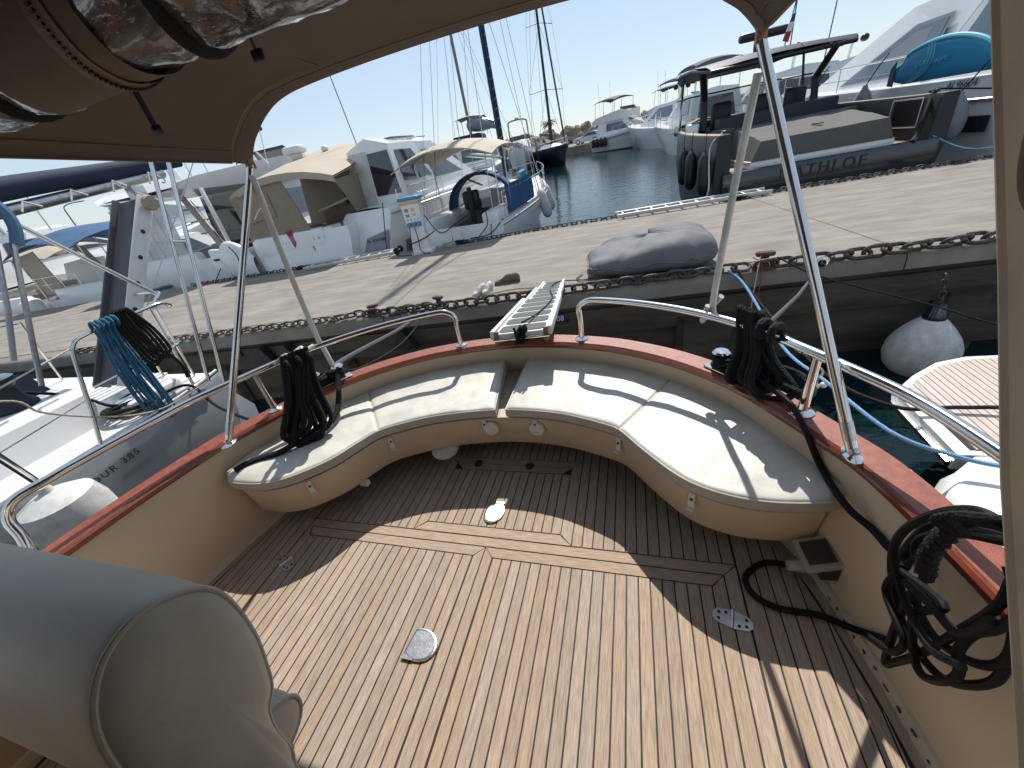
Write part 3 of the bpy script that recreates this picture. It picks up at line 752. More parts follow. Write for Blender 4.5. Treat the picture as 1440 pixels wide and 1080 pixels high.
# ---- rusty mooring bollards
def bollard(u, v, label, sc=.78):
    t = thing('mooring_bollard', label, 'bollard', pw(u, v), PA+random.uniform(-.4,.4), 'rusty bollards on pier edge')
    obj('base_plate', MB().rbox((0,0,.012), (.26*sc,.2*sc,.024), .006), 'rust', t)
    obj('post', MB().lathe([(.065*sc,.02),(.05*sc,.05),(.045*sc,.12*sc),(.055*sc,.14*sc)], n=14), 'rust', t)
    obj('head', MB().rbox((0,0,.165*sc), (.21*sc,.10*sc,.06*sc), .025), 'rust', t)
bollard(-3.62, -.02+.12, 'rusty cleat bollard standing where the rusty chain is piled')
bollard(-2.6, .10, 'rusty cleat bollard at the end of the black chain near grey shoes')
bollard(1.5, .05, 'rusty square bollard with red cord tied on, right of bean bag', .95)
# ---- power pedestal
pd = thing('power_pedestal', 'white dock power pedestal with blue and tan cap', 'pedestal', pw(-4.33, 4.28), PA+R(4))
def psec(z, w, d): return [(-w/2,-d/2,z),(w/2,-d/2,z),(w/2,d/2,z),(-w/2,d/2,z)]
obj('body', MB().grid([psec(0,.50,.36), psec(.05,.50,.36), psec(.10,.42,.30), psec(.5,.36,.26), psec(.9,.40,.27), psec(1.08,.42,.28), psec(1.09,.40,.26)], True), 'pedestal', pd, angle=25)
obj('cap_tan', MB().rbox((0,0,1.13), (.47,.33,.09), .03), 'ped_tan', pd)
obj('cap_blue', MB().rbox((0,0,1.205), (.50,.36,.075), .035), 'ped_blue', pd)
obj('sticker_panel', MB().box((-.01,-.142,.88), (.34,.012,.34)), 'white_plastic', pd)
for x, z, w_, h_ in ((-.10,.97,.09,.07),(.05,.97,.09,.07),(-.10,.86,.09,.06),(.06,.87,.08,.05)):
    obj('sticker', MB().box((x,-.149,z), (w_,.004,h_)), 'ink_grey' if x < 0 else 'ped_tan', pd)
for x in (-.12,-.04,.04,.12):
    obj('indicator', MB().box((x,-.150,.77), (.02,.006,.03)), 'ink', pd)
for x in (-.12,0,.12):
    s = obj('socket', MB().rbox((x,-.155,.665), (.10,.075,.09), .02), 'ped_blue', pd)
    obj('socket_lid', MB().rbox((x,-.198,.645), (.07,.03,.07), .012), 'ped_blue', s)
for x0, pth in ((-.12, [(-.12,-.2,.61),(-.14,-.24,.4),(-.20,-.22,.15),(-.26,-.15,.015),(-.6,-.02,.012),(-.8,.25,.012)]), (.0, [(0,-.2,.61),(.02,-.23,.35),(.0,-.22,.12),(.08,-.22,.012),(.22,-.22,.012)])):
    obj('lead', MB().tube(crom(pth, 6), .010, 6), 'rubber', pd)
obj('service_hose', MB().tube(crom([(-.25,-.1,.25),(0,-.21,.30),(.22,-.12,.36),(.35,.1,.42)], 6), .012, 6), 'rubber', pd)
# ---- bean bag
bb = thing('bean_bag', 'large grey bean bag slumped on the pier edge', 'bean bag', pw(.30, .74), PA)
rows = []
NU, NV_ = 72, 34
def bagpt(a, b):
    # superellipse footprint, pillow section with pinched corners
    ca, sa = math.cos(a), math.sin(a); e = .62
    x = math.copysign(abs(ca)**e, ca); y = math.copysign(abs(sa)**e, sa)
    cr = abs(x*y)
    rx, ry = .79, .60
    cb, sb_ = math.cos(b), math.sin(b)
    k = max(cb, 0)**.55
    px = x*rx*k*(1+.10*cr); py = y*ry*k*(1+.10*cr)
    top = .155+.275*max(sb_, 0)**.75*(1-.45*max(0, -x)*k)*(1+.16*x) if sb_ > 0 else .155+.155*sb_
    top += (.035*noise.noise(V((px*3, py*3, 2.)))+.05*noise.noise(V((a*1.9, 1.2*math.sin(a*7), k*2)))*(1-abs(sb_)))*(1 if sb_ > 0 else .2)
    fold = noise.noise(V((a*2.6, k*1.3, 5.)))
    top += (.030*fold+.018*noise.noise(V((px*7+py*2, py*5, 9.))))*(1 if sb_ > .05 else .3)
    top += .014*math.sin(a*23+3*noise.noise(V((a*3,0,0))))*max(0, 1-abs(sb_)*2.2)
    return V((px+.02*noise.noise(V((py*4,px*4,7))), py, max(.004, top)))
for i in range(NV_+1):
    b = -math.pi/2+math.pi*i/NV_
    rows.append([bagpt(2*math.pi*j/NU, b) for j in range(NU)])
obj('bag', MB().grid(rows, True), 'beanbag', bb, angle=75)
mid_ = [bagpt(2*math.pi*j/80, .02)*1.0 for j in range(81)]
obj('seam_welt', MB().tube([V((q.x*1.012, q.y*1.012, q.z)) for q in mid_], .011, 6), 'beanbag', bb)
obj('corner_tuft', MB().tube(crom([(.72,.44,.2),(.84,.48,.22),(.88,.38,.16),(.82,.3,.1)], 5), .05, 8, flat=.4), 'beanbag', bb)
obj('pull_strap', MB().tube(crom([(-.72,-.42,.06),(-.86,-.4,.03),(-.98,-.25,.02),(-.9,-.05,.015)], 6), .012, 6, flat=.4), 'black_strap', bb)
# ---- shoes
def shoe_pair(u, v, m, label, spread):
    t = thing('shoe_pair', label, 'shoes', pw(u, v), PA)
    for k, (dx, dy, rz) in enumerate(spread):
        def sec(y, w, h, z0=.0): return [(w*math.cos(a), y, max(z0, h*.5+h*.62*math.sin(a))) for a in [2*math.pi*q/12 for q in range(12)]]
        up = MB().grid([sec(-.148,.004,.03), sec(-.145,.026,.075), sec(-.12,.036,.105), sec(-.07,.037,.108), sec(-.03,.036,.10), sec(.0,.037,.078), sec(.045,.044,.058), sec(.09,.045,.046), sec(.128,.034,.038), sec(.145,.006,.02)], True)
        s = obj('shoe', up, m, t, angle=60); s.location = (dx, dy, .018); s.rotation_euler = (0, 0, rz)
        obj('outsole', MB().slab([(.046*math.sin(a)*(1+.12*math.cos(a)), -.15*math.cos(a)*-1) for a in [2*math.pi*q/16 for q in range(16)]], -.016, .008), m, s)
        obj('opening', MB().ball((0,-.075,.088), (.028,.05,.026), 10, 6), 'dark_in', s)
        for q in range(3): obj('lace', MB().tube([(-.022,.01+.02*q,.078-.008*q),(0,.012+.02*q,.088-.009*q),(.022,.01+.02*q,.078-.008*q)], .004, 5), 'white_plastic', s)
shoe_pair(-2.02, .42, 'shoe', 'pair of pale grey sneakers on the pier beside the chain', [(-.05,-.03,R(150)),(.06,.02,R(165))])
shoe_pair(-1.72, .78, 'shoe_dark', 'pair of brown shoes lying tumbled on the pier', [(-.05,0,R(100)),(.05,.05,R(75))])
# ---- aluminium ladders lying on far edge
def ladder(u, v, ln, rz, label, m, rungs):
    t = thing('boarding_ladder', label, 'ladder', pw(u, v, PIER+.03), PA+rz, 'ladders lying along far pier edge')
    for s in (-1, 1): obj('side_rail', MB().rbox((0, s*.19, .04), (ln,.035,.075), .008), m, t)
    for k in range(rungs): obj('rung', MB().rbox((-ln/2+ln*(k+.5)/rungs, 0, .045), (.045,.36,.03), .008), m, t)
    return t
ld = ladder(-6.45, 4.55, 2.5, R(5), 'pale aluminium ladder gangplank with small wheels beside the pedestal', 'alu', 8)
for s in (-1, 1): obj('wheel', MB().lathe([(.01,-.02),(.075,-.02),(.085,0),(.075,.02),(.01,.02)], c=(1.3,s*.16,.055), n=16, mtx=Matrix.Rotation(R(90),3,'X')), 'tyre', ld)
obj('axle', MB().tube([(1.22,-.16,.05),(1.3,-.16,.055),(1.3,.16,.055),(1.22,.16,.05)], .012, 6), 'alu', ld)
ladder(1.75, 4.72, 3.1, R(1), 'pale folded gangplank lying on pier edge by open water', 'alu', 10)
# ---- rope heaps on the far edge
def heap(u, v, m, label, r, n=5, grp=None):
    pts = []; k = 60
    for i in range(k):
        a = i*.62; rr = r*(.45+.5*abs(noise.noise(V((i*.21, 3.1, u)))))+.02
        pts.append((rr*math.cos(a)*1.5, rr*math.sin(a), .02+.05*i/k+.03*noise.noise(V((i*.4, u, 1)))))
    o = obj('rope_heap', MB().tube(crom([pts[i] for i in range(0, k)], 3), .014, 6), m); o.location = pw(u, v, PIER); o.rotation_euler = (0, 0, PA)
    tag(o, label, 'rope', 'rope heaps on far pier edge')
heap(-3.75, 4.55, 'rope_tan', 'tan rope heap at the foot of the pedestal', .17)
heap(-3.45, 4.6, 'rope_black', 'black rope heap beside tan rope, below sailboat stern', .15)
heap(2.65, 4.62, 'rope_black', 'black rope heap at the stern of charcoal day boat', .17)
heap(3.05, 4.66, 'rope_tan', 'pale rope heap under the charcoal day boat', .13)
heap(-8.0, 4.6, 'rope_black', 'dark rope heap at foot of beige canvas yacht', .13)
# ---- ball fender on the wall
bf = thing('ball_fender', 'large scuffed white ball fender hanging on pier wall', 'fender', pw(3.07,-.42,-1.06))
obj('ball', MB().lathe([(.02,-.35),(.12,-.335),(.22,-.28),(.295,-.18),(.325,-.06),(.315,.05),(.27,.16),(.20,.26),(.135,.335),(.09,.38)], n=28), 'white_dirty', bf)
obj('neck', MB().lathe([(.098,.37),(.10,.40),(.075,.47),(.062,.53),(.02,.54)], n=18), 'navy_hull', bf)
for k in range(5):
    o = linkmesh('shackle_link', .085, .05, .008); o.parent = bf; o.location = (0, .02*k, .57+.055*k); o.rotation_euler = (R(90 if k % 2 else 10), R(90), 0)
# ---- gangway from our stern to the pier
gA, gB = V((-.645,2.10,.665)), V((-1.03,5.22,.02))
gx = (gB-gA).normalized(); gl = (gB-gA).length
gw = thing('gangway', 'white telescopic gangway with grey treads from stern to pier', 'gangway', gA)
gy = V((0,0,1)).cross(gx).normalized(); gz = gx.cross(gy)
gw.matrix_basis = Matrix(((gx.x,gy.x,gz.x,gA.x),(gx.y,gy.y,gz.y,gA.y),(gx.z,gy.z,gz.z,gA.z),(0,0,0,1)))
for k, (a, b, w_, z) in enumerate(((-.08,1.35,.37,0.),(1.30,2.35,.335,-.018),(2.30,gl,.30,-.036))):
    se = obj('section', MB().rbox(((a+b)/2,0,z), (b-a,w_-.03,.03), .004), 'plank_white', gw)
    for s in (-1, 1): obj('side_rail', MB().rbox(((a+b)/2, s*(w_/2-.012), z+.008), (b-a,.028,.055), .006), 'plank_white', se)
    n_ = (6,4,4)[k]
    for q in range(n_):
        c = a+(b-a)*(q+.5)/n_; l2 = (b-a)/n_*.80; w2 = w_-.085
        pts = [(c+l2/2*math.copysign(abs(math.cos(t_))**.4, math.cos(t_)), w2/2*math.copysign(abs(math.sin(t_))**.25, math.sin(t_))) for t_ in [2*math.pi*i/24 for i in range(24)]]
        obj('tread', MB().slab(pts, z+.0152, z+.019), 'plank_grip', se, smooth=False)
for s in (-1, 1): obj('leather_loop', MB().rbox((-.07, s*.15, -.01), (.035,.03,.085), .01), 'tan_leather', gw)
obj('crossbar', MB().tube([(-.09,-.17,-.02),(-.09,.17,-.02)], .008, 8), 'steel', gw)
gl_ = MB()
for k in range(6): gl_.tube(crom([(-.11+.012*k,.02*math.sin(k*2)-.02,.05),(-.09,-.03+.01*k,.02),(-.10,.02*math.cos(k*3),-.03),(-.12+.015*k,.03-.012*k,-.045),(-.09,.04*math.sin(k),.045)], 4), .007, 6)
obj('lashing', gl_, 'rope_black', gw)
o = obj('gangway_line', MB().tube(crom([gA+V((.0,.02,.05)), gA+gx*.5+gy*-.06+gz*.025, gA+gx*1.2+gy*-.11+gz*.022, gA+gx*2.2+gy*-.02+gz*.0, gA+gx*3.0+gy*-.09+gz*-.01, pw(-.6,.4,PIER+.02), pw(-.45,.42,PIER+.02)], 8), .007, 6), 'rope_black'); tag(o, 'thin black line lying along the white gangway', 'rope')
o = obj('pier_line', MB().tube(crom([pw(-2.0,.3,PIER+.012), pw(-1.6,.42,PIER+.012), pw(-1.25,.36,PIER+.012)], 8), .008, 6), 'rope_tan'); tag(o, 'thin tan cord on pier between sneakers and gangway', 'rope')
# ================================================================ ropes and cables around our cockpit
def rope(name, pts, r, m, label, cat='rope', n=8, k=6):
    o = obj(name, MB().tube(crom(pts, k), r, n), m); return tag(o, label, cat)
def coil(name, label, top, loops, m, r, wraps=2):
    "loops hanging over a rail: each loop is (side offset vec, bottom vec)"
    t = thing(name, label, 'rope', top, 0)
    T = V(top)
    for a, b, c in loops:
        A, B, Cc = V(a)-T, V(b)-T, V(c)-T
        p = [A, A.lerp(B, .5)+V((.012,0,0)), B+V((-.012,0,.02)), (B+Cc)*.5+V((0,0,-.025)), Cc+V((.012,0,.02)), A.lerp(Cc, .5)+V((-.01,.01,0)), A+V((0,.012,.018))]
        obj('loop', MB().tube(crom(p, 6, True)+[crom(p, 6, True)[0]], r, 8), m, t)
    return t
rl_ = V((-1.72,1.45,.855))
lp = []
for k in range(7):
    j = random.Random(k+5); a = rl_+V((.012*k-.04, .016*k-.05, .02)); zb = .45+.12*j.random()**2
    b = V((-1.83+.012*k+.04*j.random(), 1.20+.01*k+.03*j.random(), zb)); c = V((-1.74+.014*k+.05*j.random(), 1.29+.014*k+.04*j.random(), zb+.05*j.random()))
    lp.append((a, b, c))
lc = coil('rope_coil', 'thick black rope coil hung on left handrail and spilling onto cushion', tuple(rl_), lp, 'rope_black', .0135)
for k in range(3):
    q = rl_+V((-.03+.035*k,-.04+.045*k,0)); ring = [q+V((.026*math.cos(a)*.75, .026*math.cos(a)*-.5, .028*math.sin(a)))-rl_ for a in [2*math.pi*j/12 for j in range(13)]]
    obj('wrap', MB().tube(ring, .013, 8), 'rope_black', lc)
obj('tail', MB().tube(crom([V(q)-rl_ for q in ((-1.76,1.24,.47),(-1.83,1.17,.455),(-1.92,1.12,.45),(-1.975,1.07,.45),(-2.0,1.03,.445))], 6), .017, 8), 'rope_black', lc)
obj('tail_loop', MB().tube(crom([V(q)-rl_ for q in ((-1.74,1.69,.65),(-1.71,1.62,.58),(-1.67,1.50,.50),(-1.665,1.40,.475),(-1.69,1.30,.47),(-1.75,1.25,.465))], 6), .0165, 8), 'rope_black', lc)
o = obj('white_lashing', MB().tube(crom([(-1.82,1.40,.87),(-1.80,1.46,.89),(-1.76,1.47,.885),(-1.74,1.53,.90),(-1.70,1.50,.89),(-1.68,1.56,.895)], 6), .012, 7), 'rope_white'); tag(o, 'crumpled white lashing on top of left rope coil', 'lashing')
rr_ = V((.455,1.62,.855)); lp = []
for k in range(7):
    j = random.Random(k+9); a = rr_+V((.009*k-.04+.02*j.random(), -.013*k+.06, .015)); zb = .60+.05*j.random()
    b = V((.39+.010*k+.03*j.random(), 1.60-.016*k-.04*j.random(), zb)); c = V((.47+.010*k+.05*j.random(), 1.58-.022*k+.05*j.random(), zb+.02*j.random()))
    lp.append((a, b, c))
rc = coil('rope_coil', 'thick black rope coil hung on right handrail beside the bean bag', tuple(rr_), lp, 'rope_black', .014)
for k in range(2):
    q = V((.03+.03*k,-.055-.045*k,0)); ring = [q+V((.027*math.cos(a)*.8, .027*math.cos(a)*.55, .030*math.sin(a))) for a in [2*math.pi*j/12 for j in range(13)]]
    obj('wrap', MB().tube(ring, .0165, 8), 'rope_black', rc)
obj('tail_loop', MB().tube(crom([V(q)-rr_ for q in ((.55,1.46,.66),(.62,1.42,.64),(.66,1.48,.63),(.64,1.56,.645),(.57,1.60,.66),(.50,1.58,.67))], 6), .014, 8), 'rope_black', rc)
# rope turns on the cleats
for c, nm, lb in ((clR,'cleat_turns','black rope turns on right stern cleat below handrail'),(clL,'cleat_turns','black rope turns on left stern cleat by flat strut')):
    pts = []
    for k in range(36):
        a = k*.7; pts.append((.085*math.cos(a)+.01*math.sin(k), .034*math.sin(2*a)*1.1, .022+.05*k/36))
    o = obj(nm, MB().tube(crom(pts, 3), .0125, 7), 'rope_black'); o.location = c.location; o.rotation_euler = c.rotation_euler; tag(o, lb, 'rope')
# mooring lines
rope('mooring_line', [(-1.80,1.72,.66),(-1.95,2.1,.56),(-2.3,3.2,.27),(-2.62,4.15,.05),(-2.85,4.55,-.06)], .021, 'charcoal_soft', 'sheathed grey mooring line from left stern cleat to pier chain')
rope('mooring_line', [(-1.78,1.70,.65),(-1.9,2.1,.46),(-2.25,3.1,.16),(-2.6,4.1,-.02),(-2.82,4.56,-.08)], .008, 'rope_black', 'thin black line below the grey mooring line to pier')
sp0, sp1 = pw(2.08,-.06,PIER+.03), V((.42,1.66,.68))
ms = thing('spring_line', 'mooring line with steel coil spring from right cleat to pier chain', 'mooring line', sp0)
D = sp1-sp0
obj('line', MB().tube([D*.16+V((0,0,-.03)), D*.5+V((0,0,-.07)), D], .014, 8), 'charcoal_soft', ms)
hel = []
ax = D.normalized(); e1 = ax.orthogonal().normalized(); e2 = ax.cross(e1)
for k in range(90):
    a = k*.75; hel.append(ax*(.10+.22*k/90)+e1*(.042*math.cos(a))+e2*(.042*math.sin(a)))
obj('spring', MB().tube(hel, .008, 6), 'steel', ms)
obj('spring_rod', MB().tube([ax*.02, ax*.42], .012, 8), 'black', ms)
for k in range(3):
    o = linkmesh('end_link', .09, .055, .009); o.parent = ms; o.matrix_basis = Matrix.Translation(ax*(.02+.05*k-.08))@ax.to_track_quat('X','Z').to_matrix().to_4x4()@Matrix.Rotation(R(90*(k % 2)), 4, 'X')
rope('blue_line', [pw(1.1,-.02,PIER+.03), (1.22,4.75,-.12), (1.33,3.71,-.36), (1.42,3.04,-.32), (1.58,2.46,-.35), (1.81,2.28,-.38), (2.02,2.16,-.36), (2.4,1.9,-.2)], .0135, 'rope_lblue', 'light blue mooring line slung beside our stern to white boat')
rope('black_line', [pw(1.2,-.03,PIER+.03), (1.29,4.72,-.2), (1.6,3.58,-.53), (1.9,3.04,-.56), (2.29,3.02,-.56), (2.63,2.96,-.54), (3.1,2.6,-.5)], .015, 'rope_black', 'black braided line from pier onto the teak swim platform')
rope('thin_line', [pw(1.6,-.02,PIER+.12), (1.94,4.79,-.1), (2.76,4.5,-.36), (3.37,4.25,-.56), (4.2,3.9,-.62)], .009, 'rope_black', 'thin black line sagging across the ball fender')
rope('cord', [pw(1.42,-.03,PIER+.16), pw(1.40,-.06,PIER+.03), pw(1.38,-.08,-.4), pw(1.40,-.08,-.7)], .006, 'rope_white', 'thin white cord hanging from bollard down the wall')
rope('cord', [pw(1.36,.02,PIER+.14), pw(1.44,-.06,PIER+.05), pw(1.43,-.09,-.4), pw(1.45,-.08,-.75)], .006, 'red', 'thin red cord hanging from bollard down the wall')
for k in range(2):
    pass
kn = thing('bobble_tie', 'small white bobble tie knotted on blue mooring line', 'tie', (1.40,3.12,-.31))
obj('knot', MB().tube(crom([(-.03,0,.02),(0,.03,.05),(.03,0,.02),(0,-.03,-.02),(-.02,0,.03)], 5), .01, 6), 'rope_tan', kn)
obj('bobble', MB().ball((.0,-.02,-.10), .026), 'white_plastic', kn); obj('bobble', MB().ball((.05,-.02,-.09), .026), 'white_plastic', kn)
obj('string', MB().tube([(0,0,0),(.01,-.02,-.09)], .005, 5), 'rope_tan', kn)
# shore power cable and its hanging coil
ck = thing('cable_coil', 'thick black shore power cable coiled against the right cockpit wall', 'cable', (.64,.65,.75))
LP = dict(A=[(.63,.88),(.68,.86),(.75,.78),(.81,.67),(.83,.58),(.80,.51),(.74,.44),(.67,.42),(.60,.43),(.55,.49),(.51,.60),(.52,.69),(.55,.77),(.60,.82)],
 B=[(.63,.86),(.68,.82),(.76,.74),(.79,.65),(.79,.56),(.73,.52),(.67,.51),(.61,.53),(.55,.58),(.52,.66),(.54,.74),(.58,.81)],
 C=[(.63,.85),(.71,.77),(.77,.68),(.77,.63),(.72,.60),(.72,.52),(.72,.40),(.70,.30),(.69,.25),(.675,.29),(.64,.41),(.60,.60),(.58,.73),(.59,.80)],
 D=[(.79,.52),(.79,.43),(.72,.41),(.68,.39),(.68,.34),(.70,.30),(.77,.23)],
 E=[(.78,.53),(.71,.57),(.65,.60),(.68,.53),(.69,.47),(.65,.39),(.61,.38),(.57,.45),(.56,.51),(.58,.56),(.58,.63),(.56,.69),(.55,.75)],
 F=[(.75,.53),(.68,.56),(.60,.59),(.57,.70)],
 G=[(.64,.87),(.70,.85),(.77,.76),(.82,.64),(.82,.55),(.77,.49),(.70,.47),(.62,.48),(.56,.54)])
for i, (k, q) in enumerate(LP.items()):
    x = .675-.010*i; f_ = x/.64
    obj('cable_turn', MB().tube(crom([(x-.64+.010*noise.noise(V((y*9,z*9,i))), y*f_-.65, 1.6+(z-1.6)*f_-.75) for y, z in q], 6), .0095, 8), 'rubber', ck)
tie = MB()
for k in range(4): tie.tube(crom([(-.05,-.01+.008*k,.10-.01*k),(-.08,.0+.008*k,.14-.012*k),(.0,-.03+.006*k,.16-.012*k),(.03,-.02+.008*k,.10-.01*k)], 4), .0075, 6)
obj('tie_rope', tie, 'rope_black', ck)
tr = []
for s in range(3):
    pth = [V((-.03,.02,.12)), V((-.05,.02,.07)), V((-.06,.02,.0)), V((-.055,.01,-.06))]
    P_ = crom(pth, 10); tr.append([q+V((.010*math.cos(i*.8+s*2.1), .010*math.sin(i*.8+s*2.1), 0)) for i, q in enumerate(P_)])
tm = MB()
for q in tr: tm.tube(q, .0095, 6)
obj('tie_tail', tm, 'rope_black', ck)
rope('feed_cable', [(.47,1.52,.66),(.55,1.40,.632),(.575,1.28,.60),(.63,1.22,.47),(.655,1.07,.44),(.70,1.0,.42),(.705,.91,.44),(.68,.83,.53),(.66,.80,.52)], .0115, 'rubber', 'black cable running from handrail post over cushion tip to coil', 'cable')
rope('power_lead', [(.585,1.07,.115),(.55,1.10,.06),(.50,1.125,.022),(.44,1.09,.014),(.41,1.04,.014),(.43,.98,.014),(.50,.945,.014),(.62,.94,.014),(.70,.90,.03),(.715,.82,.14),(.69,.77,.22)], .0115, 'rubber', 'black power lead looping across teak floor from power box', 'cable')
# ================================================================ neighbour on the left: grey sailing yacht
ny = thing('sailing_yacht', 'grey hulled sailing yacht with white deck moored close on left', 'sailboat', (-5.7,0,WATER))
nz0 = -WATER
def lw(p): return V((p[0]+5.7, p[1], p[2]+nz0))
def nb(name, mb, m, par=None, **k):
    mb.v = [tuple(lw(q)) for q in mb.v]; return obj(name, mb, m, par or ny, **k)
def hx(y, s): return -5.72+s*interp([(-6,1.2),(-3,1.75),(0,1.9),(1.5,1.88),(2.2,1.80),(2.5,1.70)], y)
Y_ = [-6,-4,-2,-.5,.5,1.2,1.8,2.2,2.5]
for s, nm in ((1,'hull_side'),(-1,'hull_side')):
    nb(nm, MB().grid([[(hx(y,s)-s*.02,y+.0,.24),(hx(y,s),y,.20),(hx(y,s)+s*.015,y-.06*(y>2.3),-.2),(hx(y,s)-s*.05,y-.15*(y>2.3),-.8),(hx(y,s)-s*.4,y-.3*(y>2.3),-1.5)] for y in Y_]), 'grey_hull')
nb('toe_rail', MB().tube([(hx(y,1)-.04,y,.255) for y in Y_], .018, 8), 'steel_dull')
nb('deck', MB().grid([[(hx(y,1)-.02,y,.238),(hx(y,1)-.10,y,.245),(hx(y,1)-.50,y,.25),(-5.72,y,.25),(hx(y,-1)+.02,y,.24)] for y in Y_[:-2]]), 'nonskid')
nb('side_coaming', MB().grid([[(hx(y,1)-.52,y,.25),(hx(y,1)-.60,y,.50),(hx(y,1)-.70,y,.56),(hx(y,1)-1.0,y,.56),(hx(y,1)-1.08,y,.5),(hx(y,1)-1.1,y,.0)] for y in (-4,-1,.6,1.3,1.6)]).prism([(hx(1.6,1)-.52,1.6,.25),(hx(1.6,1)-.60,1.6,.50),(hx(1.6,1)-.70,1.6,.56),(hx(1.6,1)-1.0,1.6,.56),(hx(1.6,1)-1.08,1.6,.5),(hx(1.6,1)-1.1,1.6,.0)], (0,.1,0)), 'white')
nb('far_coaming', MB().rbox((-6.9,-.8,.35), (.5,5,.5), .08), 'white')
nb('cockpit_well', MB().box((-5.75,-.2,-.2), (1.5,4.4,.02)), 'nonskid')
nb('transom', MB().prism([(-7.4,2.5,-1.1),(-4.02,2.5,-1.1),(-4.0,2.62,-.25),(-4.06,2.42,.22),(-7.35,2.42,.22),(-7.42,2.62,-.25)], (0,-.25,0)), 'white')
nb('aft_deck', MB().rbox((-5.7,2.18,.235), (3.3,.55,.06), .02), 'nonskid')
for k in range(7):
    nb('aft_slat', MB().rbox((-4.72-.10*k,2.1,.275), (.07,.7,.016), .004), 'white')
nb('stern_locker', MB().rbox((-4.35,1.98,.30), (.5,.45,.12), .03), 'white')
wn = nb('winch', MB().lathe([(.13,.54),(.135,.58),(.105,.62),(.085,.66),(.085,.74),(.11,.77),(.125,.79),(.12,.815),(.05,.83)], c=(-4.72,1.42,0), n=22), 'charcoal')
nb('winch_top', MB().lathe([(.118,.816),(.095,.832),(.03,.838)], c=(-4.72,1.42,0), n=22), 'steel_dull', wn)
# pushpit and lifelines
nb('pushpit_hoop', MB().tube(crom([(-3.95,1.36,.2),(-3.95,1.47,.49),(-3.95,1.60,.86),(-3.95,1.66,.97),(-3.95,1.76,1.0),(-3.95,2.05,1.02),(-3.95,2.30,1.03),(-3.97,2.40,1.01),(-4.05,2.44,.97),(-4.7,2.46,.97)], 5), .014, 10), 'steel')
for q in ([(-3.95,2.25,1.03),(-3.98,2.2,.26)], [(-4.25,2.46,.98),(-4.2,2.38,.26)], [(-4.7,2.46,.97),(-4.65,2.38,.26)], [(-3.95,1.58,.64),(-3.95,2.22,.66),(-4.2,2.42,.64),(-4.66,2.42,.64)], [(-6.4,2.44,.97),(-6.4,2.38,.26)], [(-6.4,2.44,.97),(-7.3,2.2,.97),(-7.4,1.5,.95)]):
    nb('rail_tube', MB().tube(crom(q, 5), .0125, 8), 'steel')
nb('top_rail', MB().tube(crom([(-3.97,2.28,1.02),(-4.0,2.40,1.09),(-4.1,2.46,1.10),(-4.45,2.46,1.10),(-4.55,2.45,1.02)], 6), .014, 8), 'steel')
nb('lifeline', MB().tube([(-3.96,1.64,.95),(-3.92,1.1,.88),(-3.9,.3,.86)], .006, 6), 'rope_white')
nb('lifeline', MB().tube([(-3.96,1.5,.58),(-3.9,.5,.50)], .004, 5), 'steel')
nb('stanchion', MB().tube([(-3.9,.98,.25),(-3.9,.90,.9)], .012, 8), 'steel')
# stern arch poles and bars
for a, b in (((-3.92,2.30,.25),(-3.85,3.02,2.5)), ((-3.68,2.25,.20),(-3.62,3.0,2.5))):
    nb('arch_pole', MB().tube([a, b], .0175, 10), 'steel')
nb('arch_bar', MB().tube([(-3.87,2.70,1.47),(-3.65,2.66,1.45)], .0175, 10), 'steel')
nb('arch_bar', MB().tube([(-3.86,2.92,2.12),(-3.63,2.88,2.10)], .0165, 10), 'steel')
nb('diagonal_tube', MB().tube([(-4.0,1.86,1.80),(-4.02,2.40,1.10)], .0155, 10), 'steel')
# raised passerelle
pb, pt_ = V((-4.62,1.98,.42)), V((-4.55,3.02,1.84))
pax = (pt_-pb).normalized(); pxx = V((1,0,0)); pnn = pxx.cross(pax).normalized()
pm = Matrix((pxx, pax, pnn)).transposed()
ps = nb('passerelle', MB().rbox((pb+pt_)/2, (.33,(pt_-pb).length,.05), .006, mtx=pm), 'alu_dark')
for s, m_ in ((1,'white_plastic'),(-1,'alu_dark')):
    nb('passerelle_rail', MB().rbox((pb+pt_)/2+V((s*.178,0,0)), (.028,(pt_-pb).length+.03,.13), .006, mtx=pm), m_, ps)
for k in range(5):
    nb('groove', MB().rbox((pb+pt_)/2+V((-.12+.06*k,0,0))-pnn*.0265*-1*-1, (.008,(pt_-pb).length*.98,.006), .001, mtx=pm), 'black', ps)
for k in range(6):
    q = pb.lerp(pt_, .12+.14*k)+V((.194,0,0)); nb('rail_hole', MB().ball(q, (.006,.02,.02), 8, 6), 'ink', ps)
nb('wheel', MB().lathe([(.02,-.03),(.06,-.03),(.07,0),(.06,.03),(.02,.03)], c=tuple(pt_+V((.24,-.02,-.04))), n=14, mtx=Matrix.Rotation(R(90),3,'Y')), 'rope_tan', ps)
nb('head_bracket', MB().rbox(pt_+V((.05,.05,.05)), (.12,.12,.16), .02), 'steel_dull', ps)
